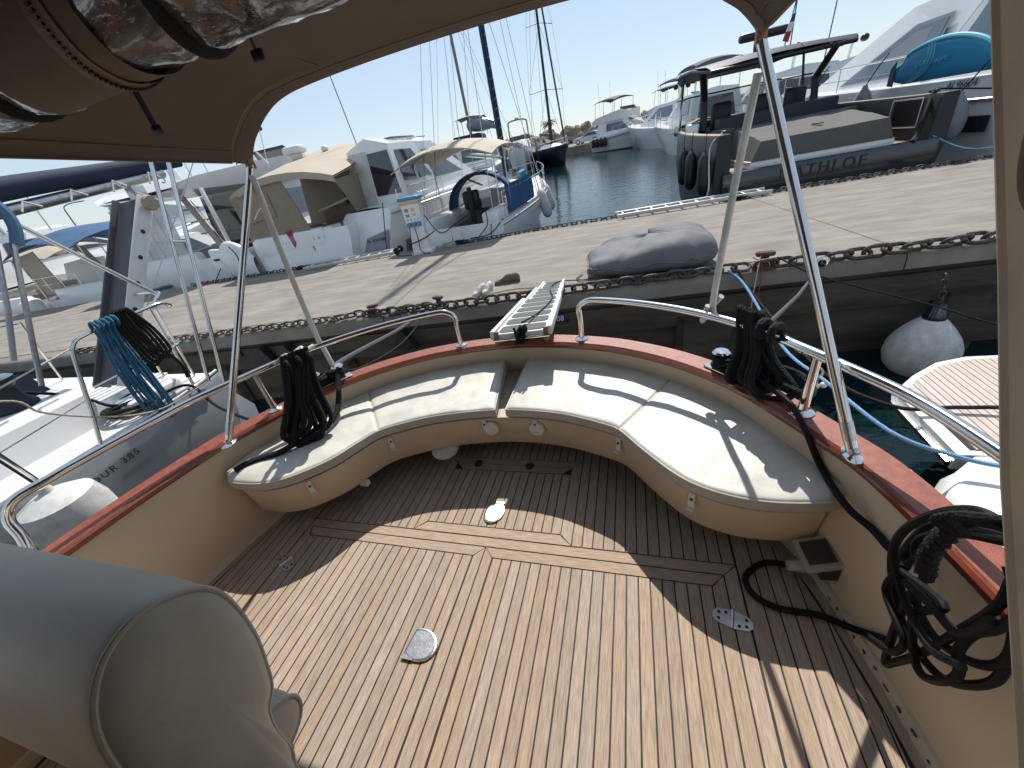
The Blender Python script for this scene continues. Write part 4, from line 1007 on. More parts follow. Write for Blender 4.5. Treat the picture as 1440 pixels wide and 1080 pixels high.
# canvas
nb('bimini', MB().grid([[(-3.9-.2*k, 1.35+.12*j, 1.66+.30*math.sin(min(1,(j)/4)*1.5)*(1) if True else 0) for j in (4,3,2,1,0)] for k in range(9)]), 'denim')
bmn = nb('bimini_end', MB().tube(crom([(-3.93,1.77,1.66),(-3.93,1.82,1.76),(-3.93,1.83,1.86),(-3.93,1.78,1.94),(-3.93,1.6,1.99),(-3.93,1.2,2.02)], 5), .035, 8), 'denim')
for q in ([(-3.93,1.76,1.68),(-3.95,1.46,1.02),(-3.95,1.36,.8)], [(-3.95,1.62,1.66),(-4.0,1.40,1.25),(-4.0,1.2,.9)], [(-3.97,1.68,1.66),(-4.0,1.52,1.30),(-4.0,1.36,1.0)]):
    nb('bimini_pole', MB().tube(q, .0165, 8), 'steel_dull')
bmz = MB(); rows = []
nb('boom', MB().tube([(-4.75,-1.0,1.62),(-4.7,2.11,1.90),(-4.62,3.5,2.06)], .045, 10), 'steel_dull')
nb('sail_cover', MB().tube([(-4.75,-1.2,1.75),(-4.72,1.0,1.95),(-4.68,2.4,2.07),(-4.60,3.72,2.16)], lambda t_: .095-.045*t_, 12, flat=1.25), 'navy_canvas')
for k in range(4):
    y = 2.2+.35*k; nb('sail_tie', MB().tube([(-4.52,y,1.88+.03*k),(-4.55,y+.06,1.95+.04*k),(-4.56,y+.16,1.90+.04*k)], .008, 5), 'rope_white')
nb('mainsheet', MB().tube([(-4.6,3.0,2.0),(-4.3,3.05,1.83),(-4.2,3.02,1.80)], .007, 5), 'rope_white')
nb('backstay', MB().tube([(-4.3,2.45,1.0),(-4.35,4.2,2.6)], .005, 5), 'steel_dull')
nb('weather_cloth', MB().prism([(-5.4,1.356,0.945),(-5.4,1.841,0.606),(-5.4,1.898,0.425),(-5.4,1.356,0.470)], (-.06,0,0)).prism([(-5.4,-1.130,1.035),(-5.4,1.356,0.945),(-5.4,1.356,0.470),(-5.4,-1.130,0.470)], (-.06,0,0)), 'navy_canvas', smooth=False)
tm_ = lambda p, x, u: frame(lw(p), x, u)
text('hull_lettering', 'DUFOUR 385', .072, tm_((hx(1.22,1)+.021,1.22,.085), (-.02,1,0.06), (0,0,1)), 'ink', ny, space=1.35)
text('hull_lettering', 'grand large', .05, tm_((hx(1.40,1)+.021,1.40,-.01), (-.02,1,0.06), (0,0,1)), 'ink_grey', ny, shear=.4)
# its ropes and fender
nf = thing('fender', 'large white cylinder fender hanging beside the grey hull lettering', 'fender', (-3.56,.88,-.2))
obj('body', MB().lathe([(.03,-.62),(.10,-.6),(.19,-.50),(.215,-.38),(.215,.32),(.19,.43),(.10,.48),(.04,.5),(.03,.54)], n=24), 'white_dirty', nf)
obj('lanyard', MB().tube([(0,0,.52),(-.15,.0,.75),(-.3,0,1.08)], .008, 6), 'rope_black', nf)
bt = thing('blue_rope_hank', 'teal blue rope hank tied on stern rail of grey sailing yacht', 'rope', (-3.92,1.88,1.03))
B0 = V((-3.92,1.88,1.03))
for k in range(9):
    j = random.Random(k)
    e = V((-3.90+j.uniform(-.03,.03), 1.80+j.uniform(-.05,.06), .18+j.uniform(0,.2)))
    a = V((-3.92+j.uniform(-.02,.02), 1.86+j.uniform(-.05,.05), 1.0))
    m1 = a.lerp(e, .5)+V((.0,-.03+j.uniform(-.03,.03),0))
    m2 = a.lerp(e, .5)+V((.0,.05+j.uniform(-.03,.03),0))
    obj('strand', MB().tube([q-B0 for q in crom([a, m1, e+V((0,-.02,.02)), e+V((0,.03,-.01)), e+V((0,.06,.03)), m2, a+V((0,.04,.02))], 5)], .009, 6), 'rope_blue', bt)
for k in range(5):
    ring = [V((-.0+.035*math.cos(a), -.06+.035*k, .0+.04*math.sin(a))) for a in [2*math.pi*q/12 for q in range(13)]]
    obj('turn', MB().tube(ring, .0125, 6), 'rope_blue', bt)
nk = thing('black_rope_hank', 'black rope hank hung on stern rail beside blue rope', 'rope', (-3.90,2.04,1.03))
B0 = V((-3.90,2.04,1.03))
for k in range(5):
    a = V((-3.93+.008*k,1.96+.02*k,1.06)); e = V((-3.86,1.95+.03*k,.64+.015*k)); f = V((-3.84,2.0+.035*k,.64+.01*k))
    obj('loop', MB().tube([q-B0 for q in crom([a, a.lerp(e,.5)+V((0,-.01,0)), e, f, a.lerp(f,.5)+V((0,.05,0)), a+V((0,.04,.01))], 5, True)], .013, 7), 'rope_black', nk)
obj('tail', MB().tube([q-B0 for q in crom([(-3.85,2.04,.74),(-3.85,2.12,.62),(-3.84,2.14,.50),(-3.84,2.13,.40)], 5)], lambda t_: .011+.008*t_, 7), 'rope_black', nk)
rope('deck_line', [(-4.80,1.5,.66),(-4.62,1.62,.56),(-4.45,1.70,.45),(-4.3,1.75,.35),(-4.15,1.95,.30),(-3.95,2.15,.30),(-3.5,2.0,.16),(-2.9,1.9,.05),(-2.3,1.75,.2),(-1.9,1.62,.60)], .013, 'rope_black', 'black line from winch across grey yacht deck to our boat')
tl = []
for k in range(40):
    a = k*.7; tl.append((-4.22+.22*math.cos(a)*(.6+.4*math.sin(k*.3)), 1.80+.17*math.sin(a), .30+.05*k/40+.02*math.sin(k*1.3)))
rope('deck_tangle', tl, .016, 'rope_black', 'tangle of black rope on the grey yacht side deck', k=3)
rope('tan_line', [(-3.85,.6,1.0),(-3.8,1.11,.84),(-3.8,1.21,.68),(-3.8,1.4,.50),(-3.8,1.61,.36),(-3.82,1.85,.28),(-3.78,2.2,.30)], .007, 'rope_tan', 'thin tan cord drooping along the grey yacht rail')
# ================================================================ neighbour on the right: swim platform and quarter
rb = thing('motor_cruiser', 'white motor cruiser stern with teak swim platform close on right', 'boat', (3.2,2.0,WATER))
def rw(name, mb, m, par=None, **k):
    mb.v = [(x-3.2, y-2.0, z-WATER) for x, y, z in mb.v]; return obj(name, mb, m, par or rb, **k)
PLT = [(2.05,2.55),(2.06,3.25),(2.12,3.38),(2.29,3.56),(2.55,3.77),(2.8,3.86),(3.3,3.88),(4.6,3.88),(4.6,2.55)]
rw('platform', MB().slab(PLT, -.74,-.612), 'white')
rw('platform_rub_rail', MB().tube([(x-.012*(x < 2.2), y+.01, -.70) for x, y in PLT[:8]], .03, 8), 'steel')
for k in range(48):
    x0 = 2.17+.05*k; x1 = x0+.044
    if x1 > 4.5: break
    def ye(x): return interp([(2.05,3.17),(2.12,3.30),(2.29,3.50),(2.55,3.71),(2.8,3.80),(3.3,3.82),(4.6,3.82)], x)
    rw('plank', MB().add([(x0,2.6,-.613),(x1,2.6,-.613),(x1,ye(x1),-.613),(x0,ye(x0),-.613),(x0,2.6,-.602),(x1,2.6,-.602),(x1,ye(x1),-.602),(x0,ye(x0),-.602)], [(4,5,6,7),(0,1,5,4),(1,2,6,5),(2,3,7,6),(3,0,4,7)]), 'teak_pale', smooth=False)
rw('platform_caulk', MB().slab([(2.14,2.6),(2.14,3.28),(2.29,3.5),(2.55,3.71),(2.8,3.80),(4.5,3.82),(4.5,2.6)], -.614,-.608), 'caulk', smooth=False)
rw('quarter', MB().grid([[(1.72,y,-1.6),(1.70,y,-.9),(1.74,y,-.62),(1.80,y,-.50),(2.02,y+.12,-.46),(2.6,y+.18,-.46)] for y in (-3,0,1.6,2.15)]+[[(1.9,2.36,-1.6),(1.86,2.36,-.9),(1.88,2.36,-.66),(1.93,2.36,-.6),(2.1,2.5,-.58),(2.6,2.54,-.58)]]), 'white', angle=50)
rw('transom_step', MB().rbox((3.2,1.7,-.36), (2.1,1.5,.22), .05), 'white')
rw('transom', MB().rbox((3.4,.9,-.0), (2.0,1.9,.6), .08), 'white')
rw('topsides', MB().rbox((3.0,-2.2,-.2), (2.5,4.4,2.2), .12), 'white')
# ================================================================ boats on the far side of the pier
TILT = .02                                 # the boat we stand on is trimmed by about a degree against the sea
def wz(y): return WATER+TILT*(y-5)
wa.data.vertices[0].co.z = wa.data.vertices[1].co.z = wz(-60); wa.data.vertices[2].co.z = wa.data.vertices[3].co.z = wz(3000)
def hullmesh(L_, B, fs, fb, rake=.6, chine=.8, transom_rake=.0, fine=2.3, n=16):
    rows = []
    for i in range(n+1):
        t = i/n; hb = B/2*(1-.07*(1-t)**2)*(1 if t < .45 else max(.012, 1-((t-.45)/.55)**fine))
        sh = fs+(fb-fs)*t**1.7; yd = L_*t+rake*t**3; yw_ = L_*(t*.955)-transom_rake*(1-t)**6
        c = chine*(1-.55*max(0, t-.4)/.6)
        pts = [(hb,yd,sh),(hb*1.01,lerp(yd,yw_,.15),sh*.86),(hb*lerp(1,c,.5),lerp(yd,yw_,.55),sh*.45),(hb*c,yw_,.02),(0,yw_-.2*t,-.45)]
        rows.append(pts+[(-x,y,z) for x, y, z in reversed(pts[:-1])])
    mb = MB().grid(rows); k = len(rows[0]); mb.f.append(tuple(range(k)))
    return mb
def deckmesh(L_, B, fs, fb, rake=.6, dz=-.03, inset=.03, y0=0., fine=2.3, n=16):
    rows = []
    for i in range(n+1):
        t = max(i/n, y0/L_); hb = B/2*(1-.07*(1-t)**2)*(1 if t < .45 else max(.012, 1-((t-.45)/.55)**fine)); sh = fs+(fb-fs)*t**1.7; yd = L_*t+rake*t**3
        h = max(hb-inset, .01); rows.append([(h,yd,sh+dz),(h*.5,yd,sh+dz+.04),(0,yd,sh+dz+.05),(-h*.5,yd,sh+dz+.04),(-h,yd,sh+dz)])
    return MB().grid(rows)
def sheerline(L_, B, fs, fb, s, rake=.6, t0=0., t1=1., off=0., dz=0., fine=2.3, n=18):
    out = []
    for i in range(n+1):
        t = lerp(t0, t1, i/n); hb = B/2*(1-.07*(1-t)**2)*(1 if t < .45 else max(.012, 1-((t-.45)/.55)**fine))
        out.append(V((s*(hb+off), L_*t+rake*t**3, fs+(fb-fs)*t**1.7+dz)))
    return out
class House:
    def __init__(s, y0, y1, z0, z1, w0, w1, bs, fs, w0f=None, w1f=None):
        w0f = w0 if w0f is None else w0f; w1f = w1 if w1f is None else w1f
        s.q = [(w0,y0,z0),(w0f,y1,z0),(w1f,y1-fs,z1),(w1,y0+bs,z1)]
    def mesh(s, camber=.06):
        a, b, c, d = [V(q) for q in s.q]; mi = lambda q: V((-q.x, q.y, q.z))
        mb = MB().add([a,b,c,d,mi(a),mi(b),mi(c),mi(d), V((0,c.y,c.z+camber)), V((0,d.y,d.z+camber))], [(0,1,2,3),(4,7,6,5),(1,5,6,8,2),(0,3,9,7,4),(3,2,8,9),(9,8,6,7)])
        return mb
    def side(s, sgn, u0, u1, v0, v1, t=.012, slant=0.):
        a, b, c, d = [V(q) for q in s.q]
        def p(u, v): return (a.lerp(b, u)).lerp(d.lerp(c, u), v)
        nn = (b-a).cross(d-a).normalized()
        if nn.x < 0: nn = -nn
        P_ = [p(u0+slant*0,v0), p(u1,v0), p(u1-slant,v1), p(u0+slant,v1)]
        P_ = [q+nn*.004 for q in P_]; 
        P_ = [V((q.x*sgn, q.y, q.z)) for q in P_]; nn = V((nn.x*sgn, nn.y, nn.z))
        return MB().prism(P_, nn*t)
    def front(s, f0, f1, v0, v1, back=False, t=.012):
        a, b, c, d = [V(q) for q in s.q]
        lo, hi = (a, d) if back else (b, c)
        def p(f, v): q = lo.lerp(hi, v); return V((q.x*f, q.y, q.z))
        up = (hi-lo); nn = V((1,0,0)).cross(V((0, up.y, up.z))).normalized()
        if (nn.y < 0) != back: nn = -nn
        P_ = [p(f0,v0)+nn*.004, p(f1,v0)+nn*.004, p(f1,v1)+nn*.004, p(f0,v1)+nn*.004]
        return MB().prism(P_, nn*t)
def rails(par, pts, h, r=.016, every=3, m='steel', mid=True):
    top = [V(q)+V((0,0,h)) for q in pts]
    g = obj('guard_rail', MB().tube(top, r, 6), m, par)
    if mid: obj('rail_wire', MB().tube([V(q)+V((0,0,h*.5)) for q in pts], r*.5, 5), m, g)
    for q in pts[::every]: obj('stanchion', MB().tube([q, V(q)+V((0,0,h))], r*.8, 6), m, g)
def fender(par_loc, ln, r, m, label, grp=None, rz=0, cord=.4):
    t = thing('fender', label, 'fender', par_loc, rz, grp)
    obj('body', MB().lathe([(r*.15,-ln/2),(r*.6,-ln*.46),(r*.95,-ln*.36),(r,-ln*.2),(r,ln*.2),(r*.9,ln*.34),(r*.45,ln*.45),(r*.18,ln*.5),(r*.16,ln*.54)], n=14), m, t)
    obj('lanyard', MB().tube([(0,0,ln*.52),(0.02,0,ln*.5+cord)], .012, 5), 'rope_black', t)
    return t
def canopy_top(par, w, y0, y1, z, camber, drop, m, nm='bimini_top', nx=8, thick=.03):
    rows = []
    for i in range(7):
        y = lerp(y0, y1, i/6); e = drop*abs(i/3-1)**2.5
        rows.append([(lerp(-w/2,w/2,j/nx), y, z+camber*(1-(2*j/nx-1)**2)-e) for j in range(nx+1)])
    mb = MB().grid(rows); mb.grid([[(x,y,z_-thick) for x,y,z_ in r_] for r_ in rows])
    # close the rim
    rim = rows[0]+[r_[-1] for r_ in rows[1:]]+list(reversed(rows[-1][:-1]))+[r_[0] for r_ in reversed(rows[1:-1])]
    mb.grid([rim, [(x,y,z_-thick) for x,y,z_ in rim]], True)
    return obj(nm, mb, m, par)
def at(u, v): q = pw(u, v, 0); return (q.x, q.y, wz(q.y))
ZL = lambda zabs: zabs-WATER-.1     # absolute height near the pier -> height above local water
# ---------------------------------------------------------------- beige canvas yacht
dd = thing('motor_yacht', 'white motor yacht with beige canvas enclosure and red pennant', 'yacht', at(-8.3,5.45), PA)
obj('hull', hullmesh(11.5,3.3,1.95,2.4,transom_rake=.25), 'white', dd)
obj('deck', deckmesh(11.5,3.3,1.95,2.4,y0=3.), 'nonskid', dd)
obj('swim_platform', MB().rbox((0,-.35,.9), (3.0,.8,.12), .04), 'white', dd)
obj('transom_wall', MB().rbox((-.35,.1,1.55), (2.3,.3,.95), .1), 'white', dd)
obj('cockpit_sole', MB().box((0,1.8,1.25), (2.9,3.2,.05)), 'dark_in', dd)
obj('transom_gate', MB().prism([(.85,-.05,1.15),(1.2,.05,1.15),(1.0,.1,2.0),(.8,.05,2.0)], (0,.5,0)), 'white', dd)
text('transom_lettering', 'S', .16, frame((.35,-.065,1.52), (1,0,0), (0,0,1)), 'ink', dd)
text('transom_lettering', 'I I I I', .09, frame((-.5,-.065,1.78), (1,0,0), (0,0,1)), 'ink_grey', dd, space=1.6)
text('transom_lettering', 'L B S', .09, frame((.62,-.065,1.78), (1,0,0), (0,0,1)), 'ink_grey', dd, space=2.)
hd = House(2.9, 8.6, 1.9, 3.72, 1.5, 1.2, .0, 2.6, 1.2, .85)
obj('cabin', hd.mesh(), 'beige_light', dd, smooth=False)
obj('side_window', hd.side(1,.06,.62,.35,.85,slant=.05), 'glass_dark', dd); obj('side_window', hd.side(-1,.06,.62,.35,.85,slant=.05), 'glass_dark', dd)
obj('windshield', hd.front(-.9,.9,.15,.9), 'glass_tint', dd)
# sloping canvas top and aft curtains
rows = []
for i in range(8):
    t = i/7; y = -.05+3.6*t; zc = 3.42+.62*t**.8; w_ = 1.62
    rows.append([(x*w_, y+.12*abs(x)**2, zc-.28*abs(x)**2.2-.06*math.sin(t*6.3)*abs(x)) for x in (-1,-.8,-.55,-.3,0,.3,.55,.8,1)])
mb = MB().grid(rows); mb.grid([[(x,y,z-.04) for x,y,z in r_] for r_ in rows]); mb.grid([rows[0],[(x,y,z-.04) for x,y,z in rows[0]],[(x,y+.02,z-.16) for x,y,z in rows[0]]])
obj('canvas_top', mb, 'beige_light', dd, fix=False)
cur = MB().prism([(-1.62,.05,3.08),(-1.55,.02,1.95),(.45,-.02,2.02),(.10,.02,3.36),(-.6,.02,3.30)], (0,.03,0)); c_ = obj('aft_curtain', cur, 'beige_canvas', dd, smooth=False)
obj('curtain_window', MB().prism([(-1.38,.0,3.02),(-1.25,-.02,2.42),(-.40,-.02,2.50),(-.42,-.0,3.05),(-.75,.0,3.12)], (0,.012,0)), 'seat_tan', c_, smooth=False)
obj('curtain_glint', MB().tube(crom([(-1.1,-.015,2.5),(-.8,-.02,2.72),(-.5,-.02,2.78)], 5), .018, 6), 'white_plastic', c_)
obj('side_curtain', MB().prism([(1.58,.1,3.05),(1.58,3.0,3.2),(1.58,3.0,2.2),(1.56,1.7,2.0),(1.56,.9,2.0),(1.58,.4,2.7)], (-.03,0,0)), 'beige_canvas', dd, smooth=False)
obj('inner_arch_window', MB().prism([(.1,2.86,2.35),(1.3,2.86,2.25),(1.35,2.86,2.75),(1.1,2.86,3.1),(.7,2.86,3.2),(.3,2.86,3.05),(.12,2.86,2.75)], (0,.03,0)), 'glass_dark', dd, smooth=False)
obj('cockpit_seat', MB().rbox((.55,1.5,1.7), (1.4,.7,.55), .1), 'seat_tan', dd); obj('cockpit_backrest', MB().rbox((.45,1.95,2.1), (1.4,.25,.6), .1), 'seat_tan', dd)
obj('side_seat', MB().rbox((-.9,1.4,1.7), (.6,1.8,.55), .1), 'beige_light', dd)
obj('grab_pole', MB().tube([(.1,1.2,2.35),(1.0,1.5,2.55)], .035, 8), 'white_plastic', dd)
pz = obj('pennant', MB().prism([(-.32,-.05,2.05),(-.14,-.05,2.1),(-.13,-.05,1.72),(-.24,-.05,1.6)], (0,.012,0)), 'red', dd, smooth=False)
rd = obj('radar', MB().rbox((-.45,2.0,4.02), (.62,.42,.22), .09), 'white_plastic', dd); obj('radar_foot', MB().rbox((-.45,2.0,3.87), (.3,.25,.2), .05), 'white_plastic', rd)
obj('gps_dome', MB().ball((.35,2.3,3.92), (.11,.11,.09)), 'white_plastic', dd); obj('horn', MB().tube([(-1.1,1.5,3.8),(-1.25,1.4,4.15)], .03, 6), 'white_plastic', dd)
obj('antenna', MB().tube([(.95,3.2,3.9),(.55,3.6,6.6)], .014, 5), 'charcoal', dd)
obj('antenna', MB().tube([(-1.2,1.6,3.75),(-1.05,1.7,4.7)], .012, 5), 'white_plastic', dd)
obj('floodlight', MB().tube([(-1.6,1.9,4.62),(-1.05,1.75,4.68)], .06, 8), 'black', dd)
# tender hung across the stern between the two yachts
td = thing('tender', 'white inflatable tender hung on edge behind yacht stern', 'dinghy', (at(-10.35,5.25)[0], at(-10.35,5.25)[1], wz(4)+.95), PA)
rows = []
for i in range(9):
    t = i/8; r_ = .52*math.sin(math.pi*(.08+.84*t))**.6
    rows.append([(.9*(t-.5)*1.15, .22*math.cos(a)*r_/.52, .62+.72*r_/.52*math.sin(a)*.9-.3*(t-.5)) for a in [2*math.pi*k/16 for k in range(16)]])
obj('tube', MB().grid(rows, True), 'white', td, angle=60)
obj('transom_board', MB().rbox((-.62,-.02,.55), (.5,.16,1.15), .05, mtx=Matrix.Rotation(R(8),3,'Y')), 'white', td)
obj('grab_rope', MB().tube(crom([(.1,-.23,1.15),(.25,-.27,.9),(.18,-.27,.5),(.05,-.25,.15)], 5), .014, 6), 'rope_black', td)
obj('handle', MB().rbox((-.62,-.11,.85), (.2,.04,.06), .02), 'ink', td)
# ---------------------------------------------------------------- white flybridge yacht
cc = thing('flybridge_yacht', 'white flybridge yacht with clear vinyl aft enclosure and stairs', 'yacht', at(-12.75,5.5), PA)
obj('hull', hullmesh(14,4.0,1.75,2.5), 'white', cc); obj('deck', deckmesh(14,4.0,1.75,2.5,y0=3.5), 'nonskid', cc)
obj('swim_platform', MB().rbox((0,-.4,.75), (3.8,.9,.14), .05), 'white', cc)
obj('transom_wall', MB().rbox((-.5,.15,1.5), (2.6,.35,.9), .1), 'white', cc)
obj('cockpit_sole', MB().box((0,1.9,1.2), (3.6,3.4,.05)), 'teak_pale', cc)
hc = House(3.5, 10.2, 1.7, 3.45, 1.75, 1.5, 0, 2.4, 1.4, 1.1); obj('cabin', hc.mesh(), 'white', cc, smooth=False)
obj('saloon_door_shade', hc.front(-.98,.98,.02,.96,back=True), 'glass_dark', cc)  # dark glass widened to stand in for cockpit shade under the overhang
for s in (1,-1): obj('side_window', hc.side(s,.05,.7,.35,.85,slant=.04), 'glass_dark', cc)
fly = MB().grid([[(x*w_, y, z) for x, z in ((-1,z1),(-.96,z0),(-.5,z0-.05),(0,z0-.06),(.5,z0-.05),(.96,z0),(1,z1))] for y, w_, z0, z1 in ((-.1,1.4,3.62,3.72),(.5,1.72,3.52,3.85),(2.5,1.9,3.5,4.05),(5,1.85,3.52,4.25),(7.2,1.4,3.6,4.2),(8.0,.6,3.65,3.95))])
obj('flybridge', fly, 'white', cc); obj('flybridge_floor', MB().grid([[(x*w_, y, 3.66) for x in (-.95,0,.95)] for y, w_ in ((0,1.4),(.5,1.72),(2.5,1.9),(5,1.85),(7.2,1.4))]), 'nonskid', cc)
obj('flybridge_visor', MB().prism([(-1.3,6.2,4.2),(1.3,6.2,4.2),(1.1,5.7,4.65),(-1.1,5.7,4.65)], (0,.03,0)), 'glass_dark', cc)
for x in (-1.82,1.82):
    obj('support_post', MB().rbox((x*.93,.45,2.5), (.07,.12,2.1), .02), 'white', cc)
obj('clear_curtain', MB().prism([(-1.75,.35,3.45),(.35,.30,3.45),(.25,.28,1.9),(-1.65,.30,1.9)], (0,.015,0)), M['vinyl_whitish'] if 'vinyl_whitish' in M else 'glass_clear', cc, smooth=False)
for x in (-1.2,-.7,-.2): obj('curtain_seam', MB().tube([(x,.28,3.4),(x+.06,.27,1.92)], .012, 5), 'white_plastic', cc)
st = obj('flybridge_stairs', MB().prism([(.45,.8,3.45),(.62,.8,3.45),(1.25,.8,1.5),(1.05,.8,1.5)], (0,.06,0)), 'beige_light', cc, smooth=False)
for k in range(5): obj('tread', MB().rbox((.55-.12+.13*k*1.0,.98,3.1-.36*k), (.42,.3,.04), .01), 'beige_light', st)
obj('stair_rail', MB().tube(crom([(.9,.7,3.3),(1.15,.65,2.7),(1.3,.65,2.2),(1.35,.65,1.9)], 5), .02, 6), 'steel', cc)
obj('arch', MB().tube(crom([(-1.6,3.2,4.1),(-1.5,2.9,4.9),(-1.0,2.8,5.15),(1.0,2.8,5.15),(1.5,2.9,4.9),(1.6,3.2,4.1)], 6), .09, 8), 'white', cc)
for x, h in ((-1.4,1.2),(-1.1,.8),(1.5,1.6),(.9,1.0)): obj('antenna', MB().tube([(x,1.2,3.7),(x-.15,1.3,3.7+h)], .013, 5), 'steel_dull', cc)
obj('tail_flag_pole', MB().tube([(1.4,.0,3.7),(1.45,-.05,4.9)], .014, 5), 'steel_dull', cc)
text('flybridge_emblem', 'S', .32, frame((1.2,-.09,3.88), (1,.25,0), (0,0,1)), 'ink_grey', cc, shear=.3)
ps2 = obj('passerelle', MB().rbox((-1.1,-.9,1.15), (.4,1.9,.08), .02, mtx=Matrix.Rotation(R(-18),3,'Z')), 'alu_dark', cc)
for x in (-1.5,1.7): obj('mooring_line', MB().tube(crom([(x,-.1,1.6),(x*1.05,-.7,1.25),(x*1.1,-1.0,1.1)], 4), .014, 5), 'rope_black', cc)
# ---------------------------------------------------------------- bow-in cruiser
ee = thing('sports_cruiser', 'white and grey sports cruiser with dark windows moored beside pedestal', 'boat', at(-6.45,5.75), PA-R(13))
Lh, Bh = 9.6, 2.3
def ehb(t): return Bh/2*(1-.26*(1-t)**3)*(1 if t < .5 else max(.012, 1-((t-.5)/.5)**2.2))
def esh(t): return ZL(.86)+.25*t
rows = []
for i in range(17):
    t = i/16; b = ehb(t); y = Lh*t; z = esh(t); k = (1-t)**7
    pts = [(b*.86,y+.30*k,z+.10),(b*.97,y+.25*k,z+.02),(b,y+.2*k,z-.06),(b*1.0,y-.05*k,z-.45),(b*.98,y-.30*k,z-.95),(b*.9,y-.45*k,.4),(b*.7,y-.4*k,-.2)]
    rows.append(pts+[(-x,yy,zz) for x,yy,zz in reversed(pts)])
mb = MB().grid(rows); mb.f.append(tuple(range(14))); obj('hull', mb, 'white', ee)
obj('deck', MB().grid([[(x*ehb(i/16)*.85, Lh*i/16+.3*(1-i/16)**7, esh(i/16)+.10+.05*(1-x*x)) for x in (-1,-.5,0,.5,1)] for i in range(17)]), 'white', ee)
for s in (-1,1):
    obj('hull_panel', MB().grid([[(s*(q[4][0]+.004),q[3][1]+.05*i,lerp(q[3][2],q[4][2],.1)),(s*(q[4][0]+.006),q[4][1]+.05*i,q[4][2]),(s*(q[5][0]+.006),q[5][1]+.05*i,q[5][2])] for i, q in enumerate(rows[1:13])]), 'ink_grey', ee)
    obj('panel_trim', MB().tube([(s*(q[3][0]+.008),q[3][1],lerp(q[3][2],q[4][2],.08)) for q in rows[1:13]], .018, 5), 'white', ee)
    obj('rub_rail', MB().tube([(s*(q[2][0]+.01),q[2][1],q[2][2]) for q in rows], .03, 6), 'alu', ee)
    rails(ee, [(s*(q[1][0]-.06),q[1][1],q[1][2]) for q in rows[1:]], .42, .016, 4)
obj('corner_post', MB().tube([(.86,.0,2.3),(.84,-.25,1.6),(.80,-.42,1.0)], .014, 6), 'ink', ee)
he_ = House(1.0, 6.6, esh(.2)+.1, ZL(2.42), .93, .72, .1, 3.0, .72, .55); obj('cabin', he_.mesh(.22), 'white', ee, smooth=False)
for s in (-1,1):
    obj('side_window', he_.side(s,.05,.40,.34,.88,slant=.02), 'glass_dark', ee); obj('side_window', he_.side(s,.43,.86,.28,.84,slant=.14), 'glass_dark', ee)
    obj('cabin_rail', MB().tube([(s*.62,1.4,ZL(2.50)),(s*.58,3.3,ZL(2.54))], .018, 5), 'steel', ee)
obj('windshield', he_.front(-.92,.92,.08,.9), 'glass_dark', ee); obj('aft_curtain', he_.front(-.95,-.1,.02,.95,back=True), 'vinyl_whitish', ee); obj('aft_window', he_.front(-.05,.9,.15,.9,back=True), 'glass_dark', ee)
obj('roof_hatch', MB().rbox((0,2.4,ZL(2.58)), (.8,1.2,.06), .02), 'glass_tint', ee)
obj('swim_platform', MB().rbox((0,-.45,.85), (1.7,.7,.1), .04), 'white', ee)
tz = lambda q: lerp(rows[0][3][1], rows[0][4][1], min(1, max(0, (rows[0][3][2]-q)/.5)))
obj('transom_panel', MB().prism([(-.10,tz(1.05)-.012,1.05),(.80,tz(1.05)-.012,1.05),(.83,tz(1.62)-.012,1.66),(.06,tz(1.52)-.012,1.50)], (0,-.014,0)), 'ink_grey', ee, smooth=False)
text('registration', 'TL B77588', .15, frame((.42,tz(1.42)-.04,1.42), (1,0,.08), (0,-.35,1)), 'ink', ee)
# ---------------------------------------------------------------- sailboat with blue spray hood
ff = thing('sailboat', 'white sailboat with beige bimini, blue spray hood and blue lee cloth', 'sailboat', at(-3.75,5.55), PA-R(9))
Lf, Bf = 8.6, 2.7
obj('hull', hullmesh(Lf,Bf,1.42,1.75,rake=.5,fine=1.9,chine=.62,transom_rake=.3), 'white', ff); obj('deck', deckmesh(Lf,Bf,1.42,1.75,rake=.5,fine=1.9,y0=2.6,dz=.0), 'nonskid', ff)
obj('cockpit_well', MB().box((0,1.35,1.05), (1.3,2.5,.05)), 'dark_in', ff)
for s in (-1,1):
    obj('coaming', MB().rbox((s*.95,1.3,1.45), (.5,2.6,.42), .08), 'white', ff)
    obj('rub_stripe', MB().tube(sheerline(Lf,Bf,1.42,1.75,s,.5,0,.98,.01,-.10,1.9), .028, 6), 'steel_dull', ff)
    rails(ff, [q+V((-s*.06,0,.0)) for q in sheerline(Lf,Bf,1.42,1.75,s,.5,.05,.97,.0,0,1.9)], .60, .013, 3)
obj('transom_step', MB().rbox((0,-.12,.75), (1.7,.4,.10), .03), 'white', ff)
obj('boarding_ladder', MB().tube(crom([(-.1,-.25,1.35),(-.1,-.32,.6),(.2,-.32,.6),(.2,-.25,1.35)], 4), .016, 6), 'steel', ff)
obj('outboard_bracket', MB().rbox((.55,-.18,1.05), (.42,.06,.12), .02), 'ink_grey', ff)
obj('cabin_trunk', House(2.7,6.2,1.5,1.95,.95,.8,.0,.9,.6,.5).mesh(), 'white', ff, smooth=False)
